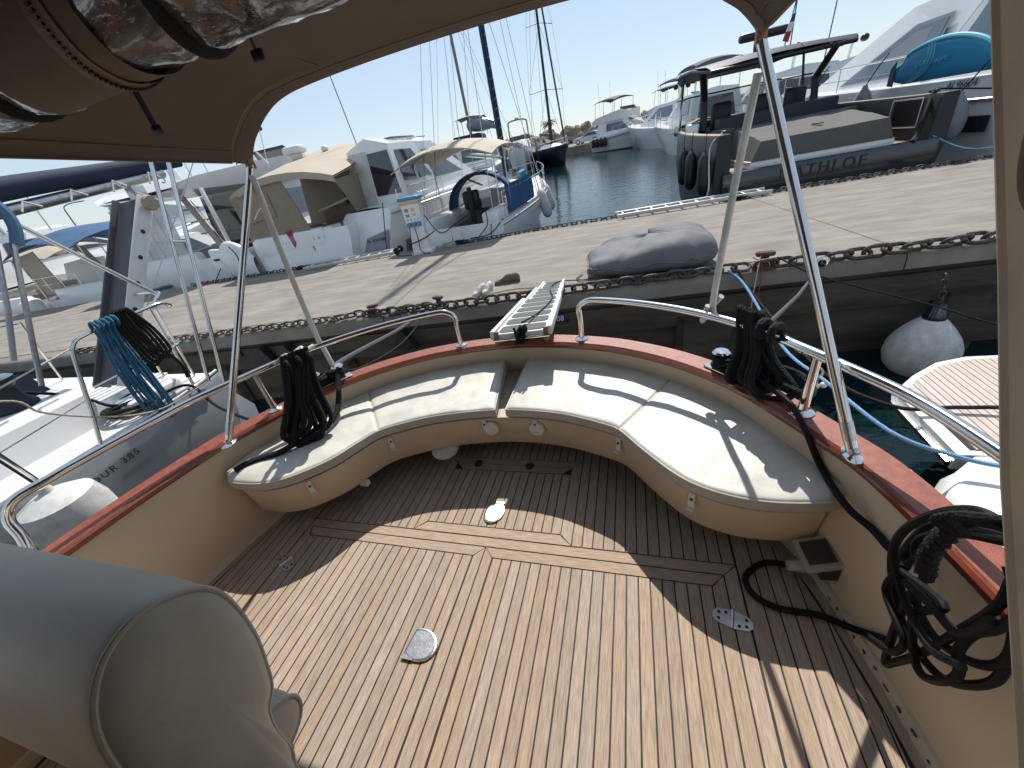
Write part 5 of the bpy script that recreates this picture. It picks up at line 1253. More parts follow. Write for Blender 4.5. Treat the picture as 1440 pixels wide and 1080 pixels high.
# spray hood: navy frame with clear panes
hoop = lambda y, w_, h, z0, k: [(w_*math.cos(a), y, z0+h*math.sin(a)) for a in [math.pi*i/k for i in range(k+1)]]
h0, h1, h2 = hoop(1.9,1.05,.92,1.58,12), hoop(2.2,1.05,.96,1.60,12), hoop(3.3,.85,.35,1.80,12)
obj('spray_hood', MB().grid([h0, h1, [tuple(V(a).lerp(V(b),.25)) for a, b in zip(h1,h2)]]), 'royal_canvas', ff)
obj('hood_front', MB().grid([[tuple(V(a).lerp(V(b),.26)) for a, b in zip(h1,h2)], [tuple(V(a).lerp(V(b),.9)) for a, b in zip(h1,h2)]]), 'vinyl_whitish', ff)  # clear panes coloured whitish to stand in for their reflection
for i in (0,4,8,12): obj('hood_rib', MB().tube([V(h0[i]), V(h1[i]), V(h2[i])], .045, 6, flat=.5), 'navy_canvas', ff)
obj('hood_hoop', MB().tube([V(q) for q in h0], .045, 6), 'navy_canvas', ff)
canopy_top(ff, 2.75, -.25, 2.3, 3.05, .30, .16, 'beige_light')
for x, y in ((-1.25,0),(1.25,0),(-1.25,1.9),(1.25,1.9),(-1.25,.9),(1.25,.9)): obj('bimini_pole', MB().tube([(x,y,1.5),(x*1.02,y*.9+.1,3.02)], .016, 6), 'steel_dull', ff)
obj('bimini_bow', MB().tube(crom([(-1.3,.9,2.7),(-1.2,.9,3.05),(0,.9,3.3),(1.2,.9,3.05),(1.3,.9,2.7)], 5), .018, 6), 'steel_dull', ff)
lc_ = MB(); rows = []
for i in range(19):
    y = .7+2.6*i/18; q = sheerline(Lf,Bf,1.42,1.75,1,.5,y/Lf,y/Lf+.001,.0,0,1.9,1)[0]; wv_ = .018*math.sin(i*2.4)
    rows.append([(q.x-.03+wv_,y,q.z+.04),(q.x-.05-wv_,y,q.z+.36),(q.x-.06+wv_,y,q.z+.72)])
obj('lee_cloth', MB().grid(rows), 'royal_canvas', ff)
obj('blue_bag', MB().tube(crom([(.95,3.3,2.3),(1.0,3.4,2.0),(1.05,3.5,1.75)], 4), .12, 8), 'ped_blue', ff)
obj('mast', MB().tube([(0,4.55,1.7),(-.06,4.45,13.2)], .05, 10), 'navy_canvas', ff)
obj('furled_sail', MB().tube([(0.05,4.68,2.3),(.0,4.60,7),(-.04,4.56,12.5)], .075, 10), 'navy_canvas', ff)
for k in range(40):
    z = 2.6+.26*k; obj('sail_lacing', MB().tube([(.078*math.cos(a)+.03, 4.64+.078*math.sin(a), z+.05*a) for a in [-2.6+2.2*j/6 for j in range(7)]], .007, 4), 'alu', ff)
obj('boom', MB().tube([(0,4.4,2.75),(0,1.4,3.0)], .06, 8), 'steel_dull', ff)
for a, b in (((1.3,3.6,1.5),(0,4.45,12.8)), ((-1.3,3.6,1.5),(0,4.45,12.8)), ((1.0,.1,1.5),(0,4.4,12.9)), ((-1.0,.1,1.5),(0,4.4,12.9)), ((1.28,4.6,1.5),(0,4.45,7.5)), ((0,9.9,1.8),(0,4.5,12.5)), ((-.7,.3,1.6),(0,4.4,12.7)), ((-1.25,4.4,1.5),(0,4.45,9.5))):
    obj('stay', MB().tube([a, b], .009, 4), 'steel_dull', ff)
obj('helm_pod', MB().rbox((-.2,1.75,1.85), (.5,.3,.5), .08), 'black', ff); obj('chart_board', MB().rbox((.25,1.7,1.95), (.36,.05,.22), .02), 'white_plastic', ff)
obj('helm_post', MB().tube([(-.15,1.5,1.1),(-.15,1.55,2.2)], .07, 8), 'charcoal', ff); obj('winch', MB().lathe([(.08,0),(.06,.06),(.06,.13),(.08,.16)], c=(.95,1.5,1.66), n=12), 'steel_dull', ff)
for x, y in ((-1.2,-.05),(1.25,-.02)): obj('mooring_line', MB().tube(crom([(x,.1,1.45),(x*.8,-.35,1.2),(x*.5,-.75,1.22)], 5), .014, 5), 'rope_black', ff)
obj('stern_rope', MB().tube(crom([(-.9,-.05,1.9),(-.5,-.1,1.35),(.1,-.12,1.55),(.8,-.1,1.8),(.9,-.15,1.4),(.6,-.2,1.1),(.9,-.2,1.0),(1.0,-.15,1.4)], 5), .013, 5), 'rubber', ff)
for q, l in ((pw(-1.75,9.2), 'grey white sausage fender amidships on blue hooded sailboat'), (pw(-1.72,10.8), 'grey white sausage fender forward on blue hooded sailboat')):
    f = fender((q.x, q.y, .02), .95, .17, 'white_dirty', l); f.rotation_euler = (R(-8), R(-16), 0)
# ---------------------------------------------------------------- charcoal day boat
hh = thing('day_boat', 'charcoal day boat with hard top and covered sun pad', 'boat', at(4.62,5.35), PA)
Ld, Bd = 10.6, 4.45
def hbw(t): return Bd/2*(1-.03*(1-t)**2)*(1 if t < .16 else max(.03, 1-((t-.16)/.84)**2.1))
def gz(t): return ZL(1.12)+.35*t**1.6
rows = {-1: [], 1: []}
for s in (-1,1):
    for i in range(20):
        t = i/19; b = hbw(t); y = .25+Ld*t; g = gz(t)
        rows[s].append([(s*(b-.30),y,ZL(.30)),(s*(b-.28),y,g-.05),(s*(b-.26),y,g),(s*(b-.02),y,g),(s*b,y,g-.03),(s*(b+.02),y,g*.62),(s*(b*.93),y-.1*t,.5),(s*b*.8,y-.2*t,-.2)])
    obj('hull_side', MB().grid(rows[s]), 'charcoal', hh)
    obj('gunwale_strip', MB().grid([[(s*(b_[2][0]*s+.02), b_[2][1], b_[2][2]+.006), (s*(b_[3][0]*s-.03), b_[3][1], b_[3][2]+.006)] for b_ in rows[s]]), 'seat_tan', hh)
    obj('quarter_end', MB().prism([rows[s][0][k] for k in range(8)], (0,-.06,0)), 'charcoal', hh, smooth=False)
    pk = MB().grid([[(s*(hbw(.02)-.32),.6,1.75),(s*(hbw(.02)-.32),.6,2.3)],[(s*(hbw(.02)-.32),1.5,1.75),(s*(hbw(.02)-.32),1.5,2.3)]])
    obj('side_pocket', pk, 'black', hh)
    obj('pocket_frame', MB().tube([(s*(hbw(.02)-.33),.6,1.78),(s*(hbw(.02)-.33),.6,2.28),(s*(hbw(.02)-.33),1.5,2.28),(s*(hbw(.02)-.33),1.5,1.78),(s*(hbw(.02)-.33),.6,1.78)], .02, 6), 'steel_dull', hh)
obj('deck', MB().box((0,2.6,ZL(.30)), (Bd-.62,4.7,.05)), 'seat_tan', hh)
obj('swim_platform', MB().rbox((0,-.20,ZL(-.16)), (Bd-.1,.65,.06), .02), 'seat_tan', hh)
obj('transom', MB().rbox((0,.20,ZL(.06)), (Bd-.4,.22,.62), .04), 'navy_hull', hh)
text('boat_name', 'MATHLOE', .31, frame((-.05,.082,ZL(.17)), (1,0,0), (0,0,1)), 'ink', hh, space=1.25, extrude=.01)
# sun pad under grey cover
pad = MB(); rws = []
for j in range(9):
    y = .42+1.75*j/8; rws.append([(x, y+.0*x, (ZL(.86)+.24*j/8+.04*noise.noise(V((x*2,y*2,5)))) if abs(x) < 1.36 else ZL(.48)-.02) for x in (-1.42,-1.36,-1.2,-.8,-.4,0,.4,.8,1.2,1.36,1.42)])
pad.grid(rws); 
pad.grid([[(x,.42,z) for x, _, z in rws[0]], [(x*1.01,.38,ZL(.48)) for x, _, z in rws[0]]])
pad.grid([[(x,2.17,z) for x, _, z in rws[-1]], [(x*1.01,2.2,ZL(.48)) for x, _, z in rws[0]]])
for s in (0,-1): pass
obj('sun_pad_cover', pad, 'cover_grey', hh, angle=30)
obj('sun_pad_base', MB().rbox((0,1.28,ZL(.40)), (2.78,1.76,.16), .03), 'white', hh)
obj('cover_strap', MB().box((.1,.95,ZL(.97)), (.07,.25,.02), rz=R(20)), 'charcoal', hh)
obj('sofa', MB().rbox((.1,2.75,ZL(.62)), (3.0,.7,.6), .1), 'charcoal_soft', hh); obj('sofa_back', MB().rbox((.25,2.42,ZL(.98)), (2.7,.22,.28), .08), 'charcoal_soft', hh)
obj('sofa_corner', MB().rbox((-1.35,2.7,ZL(.78)), (.45,.8,.75), .08), 'charcoal_soft', hh)
obj('console_wall', MB().rbox((.2,3.6,ZL(.85)), (2.9,.5,1.1), .06), 'charcoal', hh)
obj('side_box', MB().rbox((-1.78,4.1,ZL(.95)), (.3,.5,.9), .06), 'steel_dull', hh)
for x in (-.75,.35,1.25):
    sx_ = obj('helm_seat', MB().rbox((x,5.0,ZL(1.42)), (.58,.2,.75), .1), 'black', hh); obj('seat_cushion', MB().rbox((x,5.25,ZL(1.1)), (.58,.6,.2), .08), 'charcoal_soft', sx_)
ws = House(5.6,8.4,ZL(1.15),ZL(2.2),1.85,1.6,.1,1.1,1.5,1.3)
obj('windshield', MB().grid([[(-1.9,5.4,ZL(1.2)),(-1.9,7.2,ZL(1.25)),(-1.2,8.2,ZL(1.3)),(1.2,8.2,ZL(1.3)),(1.9,7.2,ZL(1.25)),(1.9,5.4,ZL(1.2))],[(-1.75,5.3,ZL(2.05)),(-1.7,6.7,ZL(2.1)),(-1.1,7.4,ZL(2.15)),(1.1,7.4,ZL(2.15)),(1.7,6.7,ZL(2.1)),(1.75,5.3,ZL(2.05))]]), 'glass_clear', hh)
obj('windshield_frame', MB().tube([(-1.75,5.3,ZL(2.05)),(-1.7,6.7,ZL(2.1)),(-1.1,7.4,ZL(2.15)),(1.1,7.4,ZL(2.15)),(1.7,6.7,ZL(2.1)),(1.75,5.3,ZL(2.05))], .022, 6), 'black', hh)
obj('dashboard', MB().rbox((0,7.6,ZL(1.2)), (3.0,1.2,.35), .1), 'charcoal', hh)
obj('foredeck', MB().grid([[(x*(hbw(t)-.25), .25+Ld*t, gz(t)-.06) for x in (-1,0,1)] for t in (.62,.7,.8,.9,1.)]), 'charcoal', hh)
top = MB().grid([[(x*w_, y, z_+.07*(1-x*x)) for x in (-1,-.9,-.5,0,.5,.9,1)] for y, w_, z_ in ((3.1,1.62,ZL(2.50)),(3.3,1.7,ZL(2.60)),(4.5,1.75,ZL(2.72)),(6.2,1.72,ZL(2.78)),(7.6,1.55,ZL(2.74)),(8.2,1.3,ZL(2.66)))])
top.grid([[(x*w_, y, z_) for x in (-1,-.9,-.5,0,.5,.9,1)] for y, w_, z_ in ((3.1,1.62,ZL(2.42)),(3.3,1.7,ZL(2.50)),(4.5,1.75,ZL(2.60)),(6.2,1.72,ZL(2.68)),(7.6,1.55,ZL(2.66)),(8.2,1.3,ZL(2.62)))])
tp = obj('hard_top', top, 'charcoal', hh, fix=False)
obj('top_edge', MB().tube([(s_*w_, y, z_) for s_, y, w_, z_ in ((-1,8.2,1.3,ZL(2.64)),(-1,6.2,1.72,ZL(2.73)),(-1,4.5,1.75,ZL(2.66)),(-1,3.1,1.62,ZL(2.46)),(1,3.1,1.62,ZL(2.46)),(1,4.5,1.75,ZL(2.66)),(1,6.2,1.72,ZL(2.73)),(1,8.2,1.3,ZL(2.64)))], .05, 8), 'black', tp)
for s in (-1,1):
    obj('top_strut', MB().tube([(s*1.45,4.2,ZL(1.15)),(s*1.42,4.35,ZL(1.9)),(s*1.62,3.9,ZL(2.55))], .075, 8, flat=1.3), 'black', hh)
    obj('top_strut', MB().tube([(s*1.8,5.7,ZL(1.2)),(s*1.68,5.9,ZL(2.65))], .035, 6), 'black', hh)
rdm = obj('radar_bar', MB().rbox((.15,4.9,ZL(3.18)), (1.25,.26,.2), .08), 'black', hh); obj('radar_foot', MB().rbox((.1,4.9,ZL(2.95)), (.3,.3,.35), .08), 'black', rdm)
obj('antenna', MB().tube([(1.0,5.2,ZL(2.75)),(1.05,5.3,ZL(4.3))], .016, 5), 'black', hh); obj('antenna', MB().tube([(1.45,4.2,ZL(1.2)),(1.5,4.1,ZL(3.6))], .014, 5), 'black', hh)
obj('flag_staff', MB().tube([(.42,4.1,ZL(2.7)),(.55,4.05,ZL(3.75))], .014, 5), 'charcoal', hh)
obj('ensign_red', MB().prism([(.33,4.03,ZL(2.85)),(.47,4.03,ZL(2.80)),(.52,4.03,ZL(3.02)),(.38,4.03,ZL(3.02))], (0,.012,0)), 'red', hh, smooth=False)
obj('ensign_white', MB().prism([(.38,4.03,ZL(3.022)),(.52,4.03,ZL(3.022)),(.55,4.03,ZL(3.2)),(.44,4.03,ZL(3.2))], (0,.012,0)), 'white_plastic', hh, smooth=False)
obj('ensign_blue', MB().prism([(.44,4.03,ZL(3.202)),(.55,4.03,ZL(3.202)),(.56,4.03,ZL(3.36)),(.49,4.03,ZL(3.36))], (0,.012,0)), 'frflag_blue', hh, smooth=False)
for y, x in ((.45,-1),(.6,1)):
    obj('stern_cleat', MB().rbox((x*(Bd/2-.25),y,gz(0)+.05), (.08,.22,.06), .02), 'black', hh)
obj('stern_line', MB().tube(crom([(-Bd/2+.25,.45,gz(0)+.06),(-Bd/2-.05,.3,gz(0)-.2),(-Bd/2-.1,.0,1.35),(-Bd/2-.25,-.35,1.2)], 5), .017, 6), 'alu', hh)
obj('stern_line', MB().tube(crom([(Bd/2-.25,.6,gz(0)+.06),(Bd/2-.45,.35,ZL(.8)),(Bd/2-.55,.25,ZL(.45)),(Bd/2-.7,.1,ZL(.36))], 5), .05, 6), 'rope_black', hh)
obj('stern_line', MB().tube(crom([(Bd/2-.3,.2,ZL(.4)),(Bd/2+.1,-.1,ZL(.12)),(Bd/2+.6,-.2,ZL(.06)),(Bd/2+1.3,-.1,ZL(.2))], 5), .014, 6), 'rope_lblue', hh)
obj('tie_line', MB().tube([(Bd/2-.2,.6,gz(0)+.08),(Bd/2+.9,.7,gz(0)-.12),(Bd/2+2,.9,gz(0)-.2)], .016, 6), 'rope_black', hh)
for u, v, l in ((2.27,5.75,'flat black fender nearest the stern of charcoal day boat'),(2.28,7.0,'flat black fender amidships on charcoal day boat'),(2.36,8.2,'flat black fender forward on charcoal day boat')):
    q = pw(u, v); f = fender((q.x, q.y, .42), .92, .20, 'black', l); f.scale = (.7,1,1)
# ---------------------------------------------------------------- white yacht at right with paddle board
ii = thing('large_yacht', 'large white motor yacht with raked cabin beside charcoal day boat', 'yacht', at(9.85,5.75), PA)
Li, Bi = 14.5, 4.3
obj('hull', hullmesh(Li,Bi,ZL(1.22),ZL(1.75),rake=.8,chine=.9), 'white', ii); obj('deck', deckmesh(Li,Bi,ZL(1.22),ZL(1.75),rake=.8,dz=.0), 'white', ii)
for s in (-1,1): obj('rub_rail', MB().tube(sheerline(Li,Bi,ZL(1.22),ZL(1.75),s,.8,0,.98,.015,-.42), .05, 6), 'steel_dull', ii)
obj('swim_platform', MB().rbox((0,-.5,.75), (3.9,1.0,.12), .04), 'nonskid', ii)
obj('hull_stripe', MB().grid([[q, q+V((0,0,.30))] for q in sheerline(Li,Bi,ZL(1.22),ZL(1.75),-1,.8,0.02,.6,.03,-1.0)]), 'glass_dark', ii)
hi = House(.9,10.8,ZL(1.22),ZL(3.05),1.72,1.38,.25,5.4,1.2,.95); obj('cabin', hi.mesh(.1), 'white', ii, smooth=False)
for s in (-1,1):
    obj('side_window', hi.side(s,.045,.20,.28,.92,slant=.0), 'glass_tint', ii); obj('side_window', hi.side(s,.29,.74,.20,.72,slant=.11), 'glass_tint', ii); obj('window_surround', hi.side(s,.28,.76,.17,.76,slant=.11,t=.006), 'ink_grey', ii)
    obj('window_frame', hi.side(s,.245,.262,.05,.95,slant=.0,t=.03), 'white', ii)
obj('windshield', hi.front(-.92,.92,.06,.93), 'glass_tint', ii)
obj('roof_arch', MB().tube(crom([(-1.3,1.2,ZL(3.05)),(-1.2,1.0,ZL(3.5)),(0,.9,ZL(3.65)),(1.2,1.0,ZL(3.5)),(1.3,1.2,ZL(3.05))], 5), .1, 8), 'white', ii)
rails(ii, [q+V((.12,0,.03)) for q in sheerline(Li,Bi,ZL(1.22),ZL(1.75),-1,.8,.03,.95)], .62, .02, 4)
obj('rail_return', MB().tube(crom([(-Bi/2+.28,.45,ZL(1.85)),(-Bi/2+.24,.2,ZL(1.78)),(-Bi/2+.3,.05,ZL(1.5)),(-Bi/2+.35,.0,ZL(1.25))], 5), .022, 6), 'steel', ii)
text('registration', 'AJ 96604', .21, frame((-Bi/2+.085,1.30,ZL(1.13)), (0,-1,0), (0,0,1)), 'ink', ii, shear=.25, space=1.05)
obj('tender_rail', MB().tube([(-1.6,-.3,1.5),(1.6,-.3,1.5)], .06, 8), 'steel_dull', ii)
sup = thing('paddle_board', 'bright blue inflatable paddle board lashed on white yacht rail', 'paddle board', (pw(7.80,7.75)[0], pw(7.80,7.75)[1], wz(12)+ZL(1.28)), PA)
def supsec(t):
    w_ = .74*min(1, (math.sin(math.pi*min(1, .06+.9*t)))**.42)*(1 if t > .12 else .72); th = .085; return w_, th
rows = []
for i in range(26):
    t = i/25; w_, th = supsec(t); y = -1.55+3.1*(1-t); base = .03+.10*(1-min(1, t/.15)) if t < .15 else .03
    rows.append([(th*math.cos(a)-.06-.10*(base+w_/2+w_/2*math.sin(a)), y, base+w_/2+.5*w_*math.copysign(abs(math.sin(a))**.75, math.sin(a))) for a in [2*math.pi*k/20 for k in range(20)]])
mbs = MB().grid(rows, True); k = 20; mbs.f.append(tuple(range(k))); mbs.f.append(tuple(range(len(mbs.v)-k, len(mbs.v))))
sb_ = obj('board', mbs, 'sup_blue', sup, angle=70)
obj('deck_edge', MB().tube([(-.085-.10*z, y, z) for y, z in [(-1.5+3.0*(1-i/24), .05+.74*min(1,(math.sin(math.pi*min(1,.06+.9*i/24)))**.42)*(1 if i > 3 else .75)) for i in range(25)]], .05, 8), 'sup_light', sup)
obj('tail_panel', MB().prism([(-.17,1.52,.05),(-.17,1.30,.02),(-.20,1.30,.56),(-.19,1.48,.42)], (-.02,0,0)), 'sup_dark', sup, smooth=False)
for dy in (0,.09,.18): obj('stripe', MB().tube(crom([(-.26,.25-dy,.74),(-.245,.22-dy,.45),(-.20,.45-dy,.2),(-.17,.85-dy,.06)], 5), .013, 5), 'sup_light', sup)
text('board_lettering', 'ZRAY  sport', .15, frame((-.236,.1,.40), (0,-1,.02), (-.1,0,1)), 'sup_light', sup, space=1.2, extrude=.006)
for u, v, zz, l in ((7.42,6.45,.72,'grey teardrop fender by registration number of white yacht'),(7.45,9.9,1.15,'grey teardrop fender between day boat and white yacht'),(7.45,12.8,1.25,'small grey teardrop fender farther along white yacht side')):
    q = pw(u, v); t = thing('fender', l, 'fender', (q.x, q.y, zz))
    obj('body', MB().lathe([(.05,-.55),(.16,-.5),(.23,-.36),(.245,-.2),(.22,-.02),(.15,.16),(.07,.27),(.055,.34)], n=18), 'ink_grey', t)
    obj('lanyard', MB().tube([(0,0,.33),(.12,-.25,.75),(.2,-.4,.95)], .014, 5), 'rope_black', t)
# ---------------------------------------------------------------- boats farther left
bbm = thing('cruiser', 'white cruiser with blue bimini and white canvas side curtain', 'boat', at(-17.3,5.5), PA)
obj('hull', hullmesh(9,3.1,1.3,1.8), 'white', bbm); obj('deck', deckmesh(9,3.1,1.3,1.8,y0=2.6), 'nonskid', bbm); obj('cockpit_sole', MB().box((0,1.3,.95), (2.7,2.5,.05)), 'nonskid', bbm)
obj('transom_wall', MB().rbox((.2,.1,1.25), (2.2,.25,.8), .08), 'white', bbm); obj('swim_platform', MB().rbox((0,-.35,.8), (2.9,.7,.1), .04), 'white', bbm)
hb_ = House(2.7,6.4,1.3,2.35,1.35,1.1,.1,1.6,.9,.8); obj('cabin', hb_.mesh(), 'white', bbm, smooth=False); obj('windshield', hb_.front(-.9,.9,.2,.9), 'glass_dark', bbm)
for s in (-1,1): obj('side_window', hb_.side(s,.1,.7,.4,.85,slant=.06), 'glass_dark', bbm)
canopy_top(bbm, 2.9, -.3, 3.2, 3.05, .28, .30, 'blue_canvas')
obj('side_curtain', MB().prism([(-1.42,.0,2.75),(-1.38,.05,1.5),(-.35,.0,1.45),(-.45,-.05,2.85)], (0,.03,0)), 'beige_light', bbm, smooth=False)
obj('corner_curtain', MB().prism([(.9,.1,2.9),(1.4,.1,2.7),(1.4,.3,1.9),(1.2,.2,2.3)], (0,.03,0)), 'beige_canvas', bbm, smooth=False)
for x, y in ((-1.4,0),(1.4,0),(1.4,2.6),(-1.4,2.6)): obj('bimini_pole', MB().tube([(x,y,1.3),(x,y,2.9)], .02, 6), 'steel_dull', bbm)
rails(bbm, [(-1.3,-.05,1.6),(-.7,-.15,1.6),(0,-.18,1.6),(.7,-.15,1.6)], .45, .018, 1)
aa = thing('cruiser', 'white open cruiser at the end of the pier beyond blue bimini boat', 'boat', at(-20.9,5.5), PA)
obj('hull', hullmesh(10,3.3,1.25,1.9), 'white', aa); obj('deck', deckmesh(10,3.3,1.25,1.9,y0=2.6), 'nonskid', aa); obj('swim_platform', MB().rbox((0,-.4,.75), (3.1,.8,.1), .04), 'teak_pale', aa)
obj('transom_wall', MB().rbox((0,.1,1.2), (2.6,.3,.75), .1), 'white', aa)
ha = House(3,7.2,1.35,2.2,1.4,1.1,.2,2.2,.9,.8); obj('cabin', ha.mesh(), 'white', aa, smooth=False); obj('windshield', ha.front(-.95,.95,.1,.9), 'glass_dark', aa)
obj('sun_cushion', MB().rbox((0,1.1,1.6), (2.4,1.4,.2), .08), 'beige_light', aa); obj('cockpit_sole', MB().box((0,1.5,.95), (2.8,2.6,.05)), 'teak_pale', aa)
for s in (-1,1): obj('side_window', ha.side(s,.1,.7,.3,.85,slant=.06), 'glass_dark', aa)
canopy_top(aa, 2.8, 1.2, 3.6, 2.75, .2, .2, 'beige_light')
fq = pw(-19.05,5.2); fender((fq.x, fq.y, -.1), .9, .3, 'white_plastic', 'white ball fender with teal skirt between moored cruisers')
# ================================================================ across the basin
def farwater(x, y): return (x, y, wz(y))
def flyboat(label, loc, rz, L_, B, bim, nm='flybridge_cruiser', grp='flybridge cruisers across the basin'):
    t = thing(nm, label, 'yacht', loc, rz, grp)
    obj('hull', hullmesh(L_,B,1.5,2.3,rake=1.0), 'white', t); obj('deck', deckmesh(L_,B,1.5,2.3,rake=1.0,dz=.0), 'white', t)
    obj('boot_stripe', MB().grid([[q+V((0,0,-.02)), q+V((0,0,-.15))] for q in sheerline(L_,B,1.5,2.3,1,1.0,0,.97,.02,-.25)]), 'ink_grey', t)
    h1_ = House(L_*.12,L_*.72,1.6,3.0,B*.42,B*.36,.1,L_*.17,B*.28,B*.26); obj('cabin', h1_.mesh(), 'white', t, smooth=False)
    for s in (-1,1): obj('side_window', h1_.side(s,.25,.85,.30,.85,slant=.05), 'glass_tint', t)
    obj('windshield_cover', h1_.front(-.95,.95,.15,.95), 'cover_grey', t)
    obj('flybridge', MB().grid([[(x*B*w_, L_*y, z) for x, z in ((-1,z1),(-.95,2.98),(0,2.96),(.95,2.98),(1,z1))] for y, w_, z1 in ((.0,.33,3.3),(.1,.38,3.6),(.35,.38,3.85),(.5,.33,3.95),(.57,.2,3.7))]), 'white', t)
    obj('fly_screen', MB().prism([(-B*.3,L_*.48,3.85),(B*.3,L_*.48,3.85),(B*.27,L_*.45,4.2),(-B*.27,L_*.45,4.2)], (0,.05,0)), bim, t)
    canopy_top(t, B*.72, L_*.05, L_*.42, 5.25, .22, .2, bim)
    for x in (-1,1):
        for y in (.08,.22,.40): obj('bimini_pole', MB().tube([(x*B*.36,L_*y,3.6),(x*B*.35,L_*(y+.01),5.15)], .03, 5), 'steel_dull', t)
    rails(t, [q+V((-.1,0,.0)) for q in sheerline(L_,B,1.5,2.3,1,1.0,.4,.98)], .7, .025, 3)
    rails(t, [q+V((.1,0,.0)) for q in sheerline(L_,B,1.5,2.3,-1,1.0,.4,.98)], .7, .025, 3)
    for a in (-.6,.5): obj('antenna', MB().tube([(a*B*.4,L_*.1,3.7),(a*B*.42,L_*.09,7.2)], .02, 4), 'steel_dull', t)
    return t
k1 = flyboat('white flybridge cruiser with four black fenders, beside the rocks', farwater(-3.6,61), R(-137), 11.0, 4.0, 'charcoal_soft')
for k in range(4):
    o = obj('black_fender', MB().lathe([(.05,-.5),(.22,-.4),(.26,0),(.2,.35),(.06,.5)], n=10), 'black', k1); o.location = (2.05,1.0+.75*k,1.0)
k2 = flyboat('white flybridge cruiser with navy bimini behind the fendered cruiser', farwater(3.0,65), R(-120), 12.0, 4.2, 'navy_canvas')
for k in range(3):
    o = obj('black_fender', MB().lathe([(.05,-.5),(.22,-.4),(.26,0),(.2,.35),(.06,.5)], n=10), 'black', k2); o.location = (2.15,4.5+1.6*k,1.2)
# dark sailing yacht, bow towards us
mm = thing('dark_yacht', 'black hulled sailing yacht with tall black mast in mid basin', 'sailboat', farwater(-11.2,57), R(207))
Lm, Bm = 10.5, 3.6
obj('hull', hullmesh(Lm,Bm,1.45,1.75,rake=.3,fine=1.9,chine=.7), 'black_hull', mm); obj('deck', deckmesh(Lm,Bm,1.45,1.75,rake=.3,fine=1.9,dz=.02), 'nonskid', mm)
obj('cabin_trunk', House(3,8.5,1.5,1.95,1.2,1.0,0,1.5,.7,.6).mesh(), 'white', mm, smooth=False)
obj('spray_hood', MB().grid([hoop(2.6,1.2,.9,1.6,10), hoop(3.2,1.2,1.0,1.6,10), hoop(4.4,.9,.4,1.8,10)]), 'charcoal_soft', mm)
obj('mast', MB().tube([(0,6.0,1.7),(.1,5.4,19.5)], .16, 10, r2=.11), 'black', mm); obj('headsail_roll', MB().tube([(0,10.4,2.0),(.05,6.2,17.5)], .09, 8), 'black', mm)
obj('boom', MB().tube([(0,5.8,2.9),(0,1.6,3.2)], .16, 8), 'black', mm)
for z, w_ in ((7.0,1.9),(12.5,1.4)):
    obj('spreader', MB().tube([(-w_,5.7,z-.1),(0,5.8,z+.1),(w_,5.7,z-.1)], .035, 6), 'charcoal', mm)
for s in (-1,1):
    for pts in ([(s*1.7,5.6,1.7),(s*1.9,5.7,6.9),(s*1.4,5.7,12.4),(0,5.4,19)], [(s*1.6,5.4,1.7),(0,5.8,7)], [(s*.9,.2,1.6),(0,5.4,19.2)], [(s*1.9,5.7,6.9),(0,5.7,12.5)]):
        obj('stay', MB().tube(pts, .018, 4), 'steel_dull', mm)
    rails(mm, [q+V((-s*.1,0,.0)) for q in sheerline(Lm,Bm,1.45,1.75,s,.3,.1,.98,.0,0,1.9)], .6, .02, 3)
# white motor boat beside it
nn_ = thing('motor_boat_far', 'white motor boat with open arch beside the black hulled yacht', 'boat', farwater(-14.3,60), R(196)); nn_.name = 'arch_cruiser'
obj('hull', hullmesh(10.5,3.7,1.5,2.3,rake=.6), 'white', nn_); obj('deck', deckmesh(10.5,3.7,1.5,2.3,rake=.6,dz=.0), 'white', nn_)
hn = House(2.2,7.6,1.7,3.0,1.5,1.25,.1,1.8,1.1,1.0); obj('cabin', hn.mesh(), 'white', nn_, smooth=False); obj('windshield', hn.front(-.9,.9,.2,.9), 'glass_tint', nn_)
for s in (-1,1): obj('side_window', hn.side(s,.1,.8,.3,.85,slant=.05), 'glass_tint', nn_)
obj('fly_coaming', MB().rbox((0,4.2,3.25), (2.4,2.4,.55), .1), 'cover_grey', nn_)
obj('arch', MB().tube(crom([(-1.2,3.0,3.1),(-1.2,2.7,4.8),(-1.0,2.6,5.2),(0,2.6,5.3),(1.0,2.6,5.2),(1.2,2.7,4.8),(1.2,3.0,3.1)], 5), .09, 8), 'seat_tan', nn_)
obj('radome', MB().ball((0,2.6,5.5), (.3,.3,.14)), 'white_plastic', nn_)
rails(nn_, [q+V((-.1,0,0)) for q in sheerline(10.5,3.7,1.5,2.3,1,.6,.35,.97)], .7, .025, 3); rails(nn_, [q+V((.1,0,0)) for q in sheerline(10.5,3.7,1.5,2.3,-1,.6,.35,.97)], .7, .025, 3)
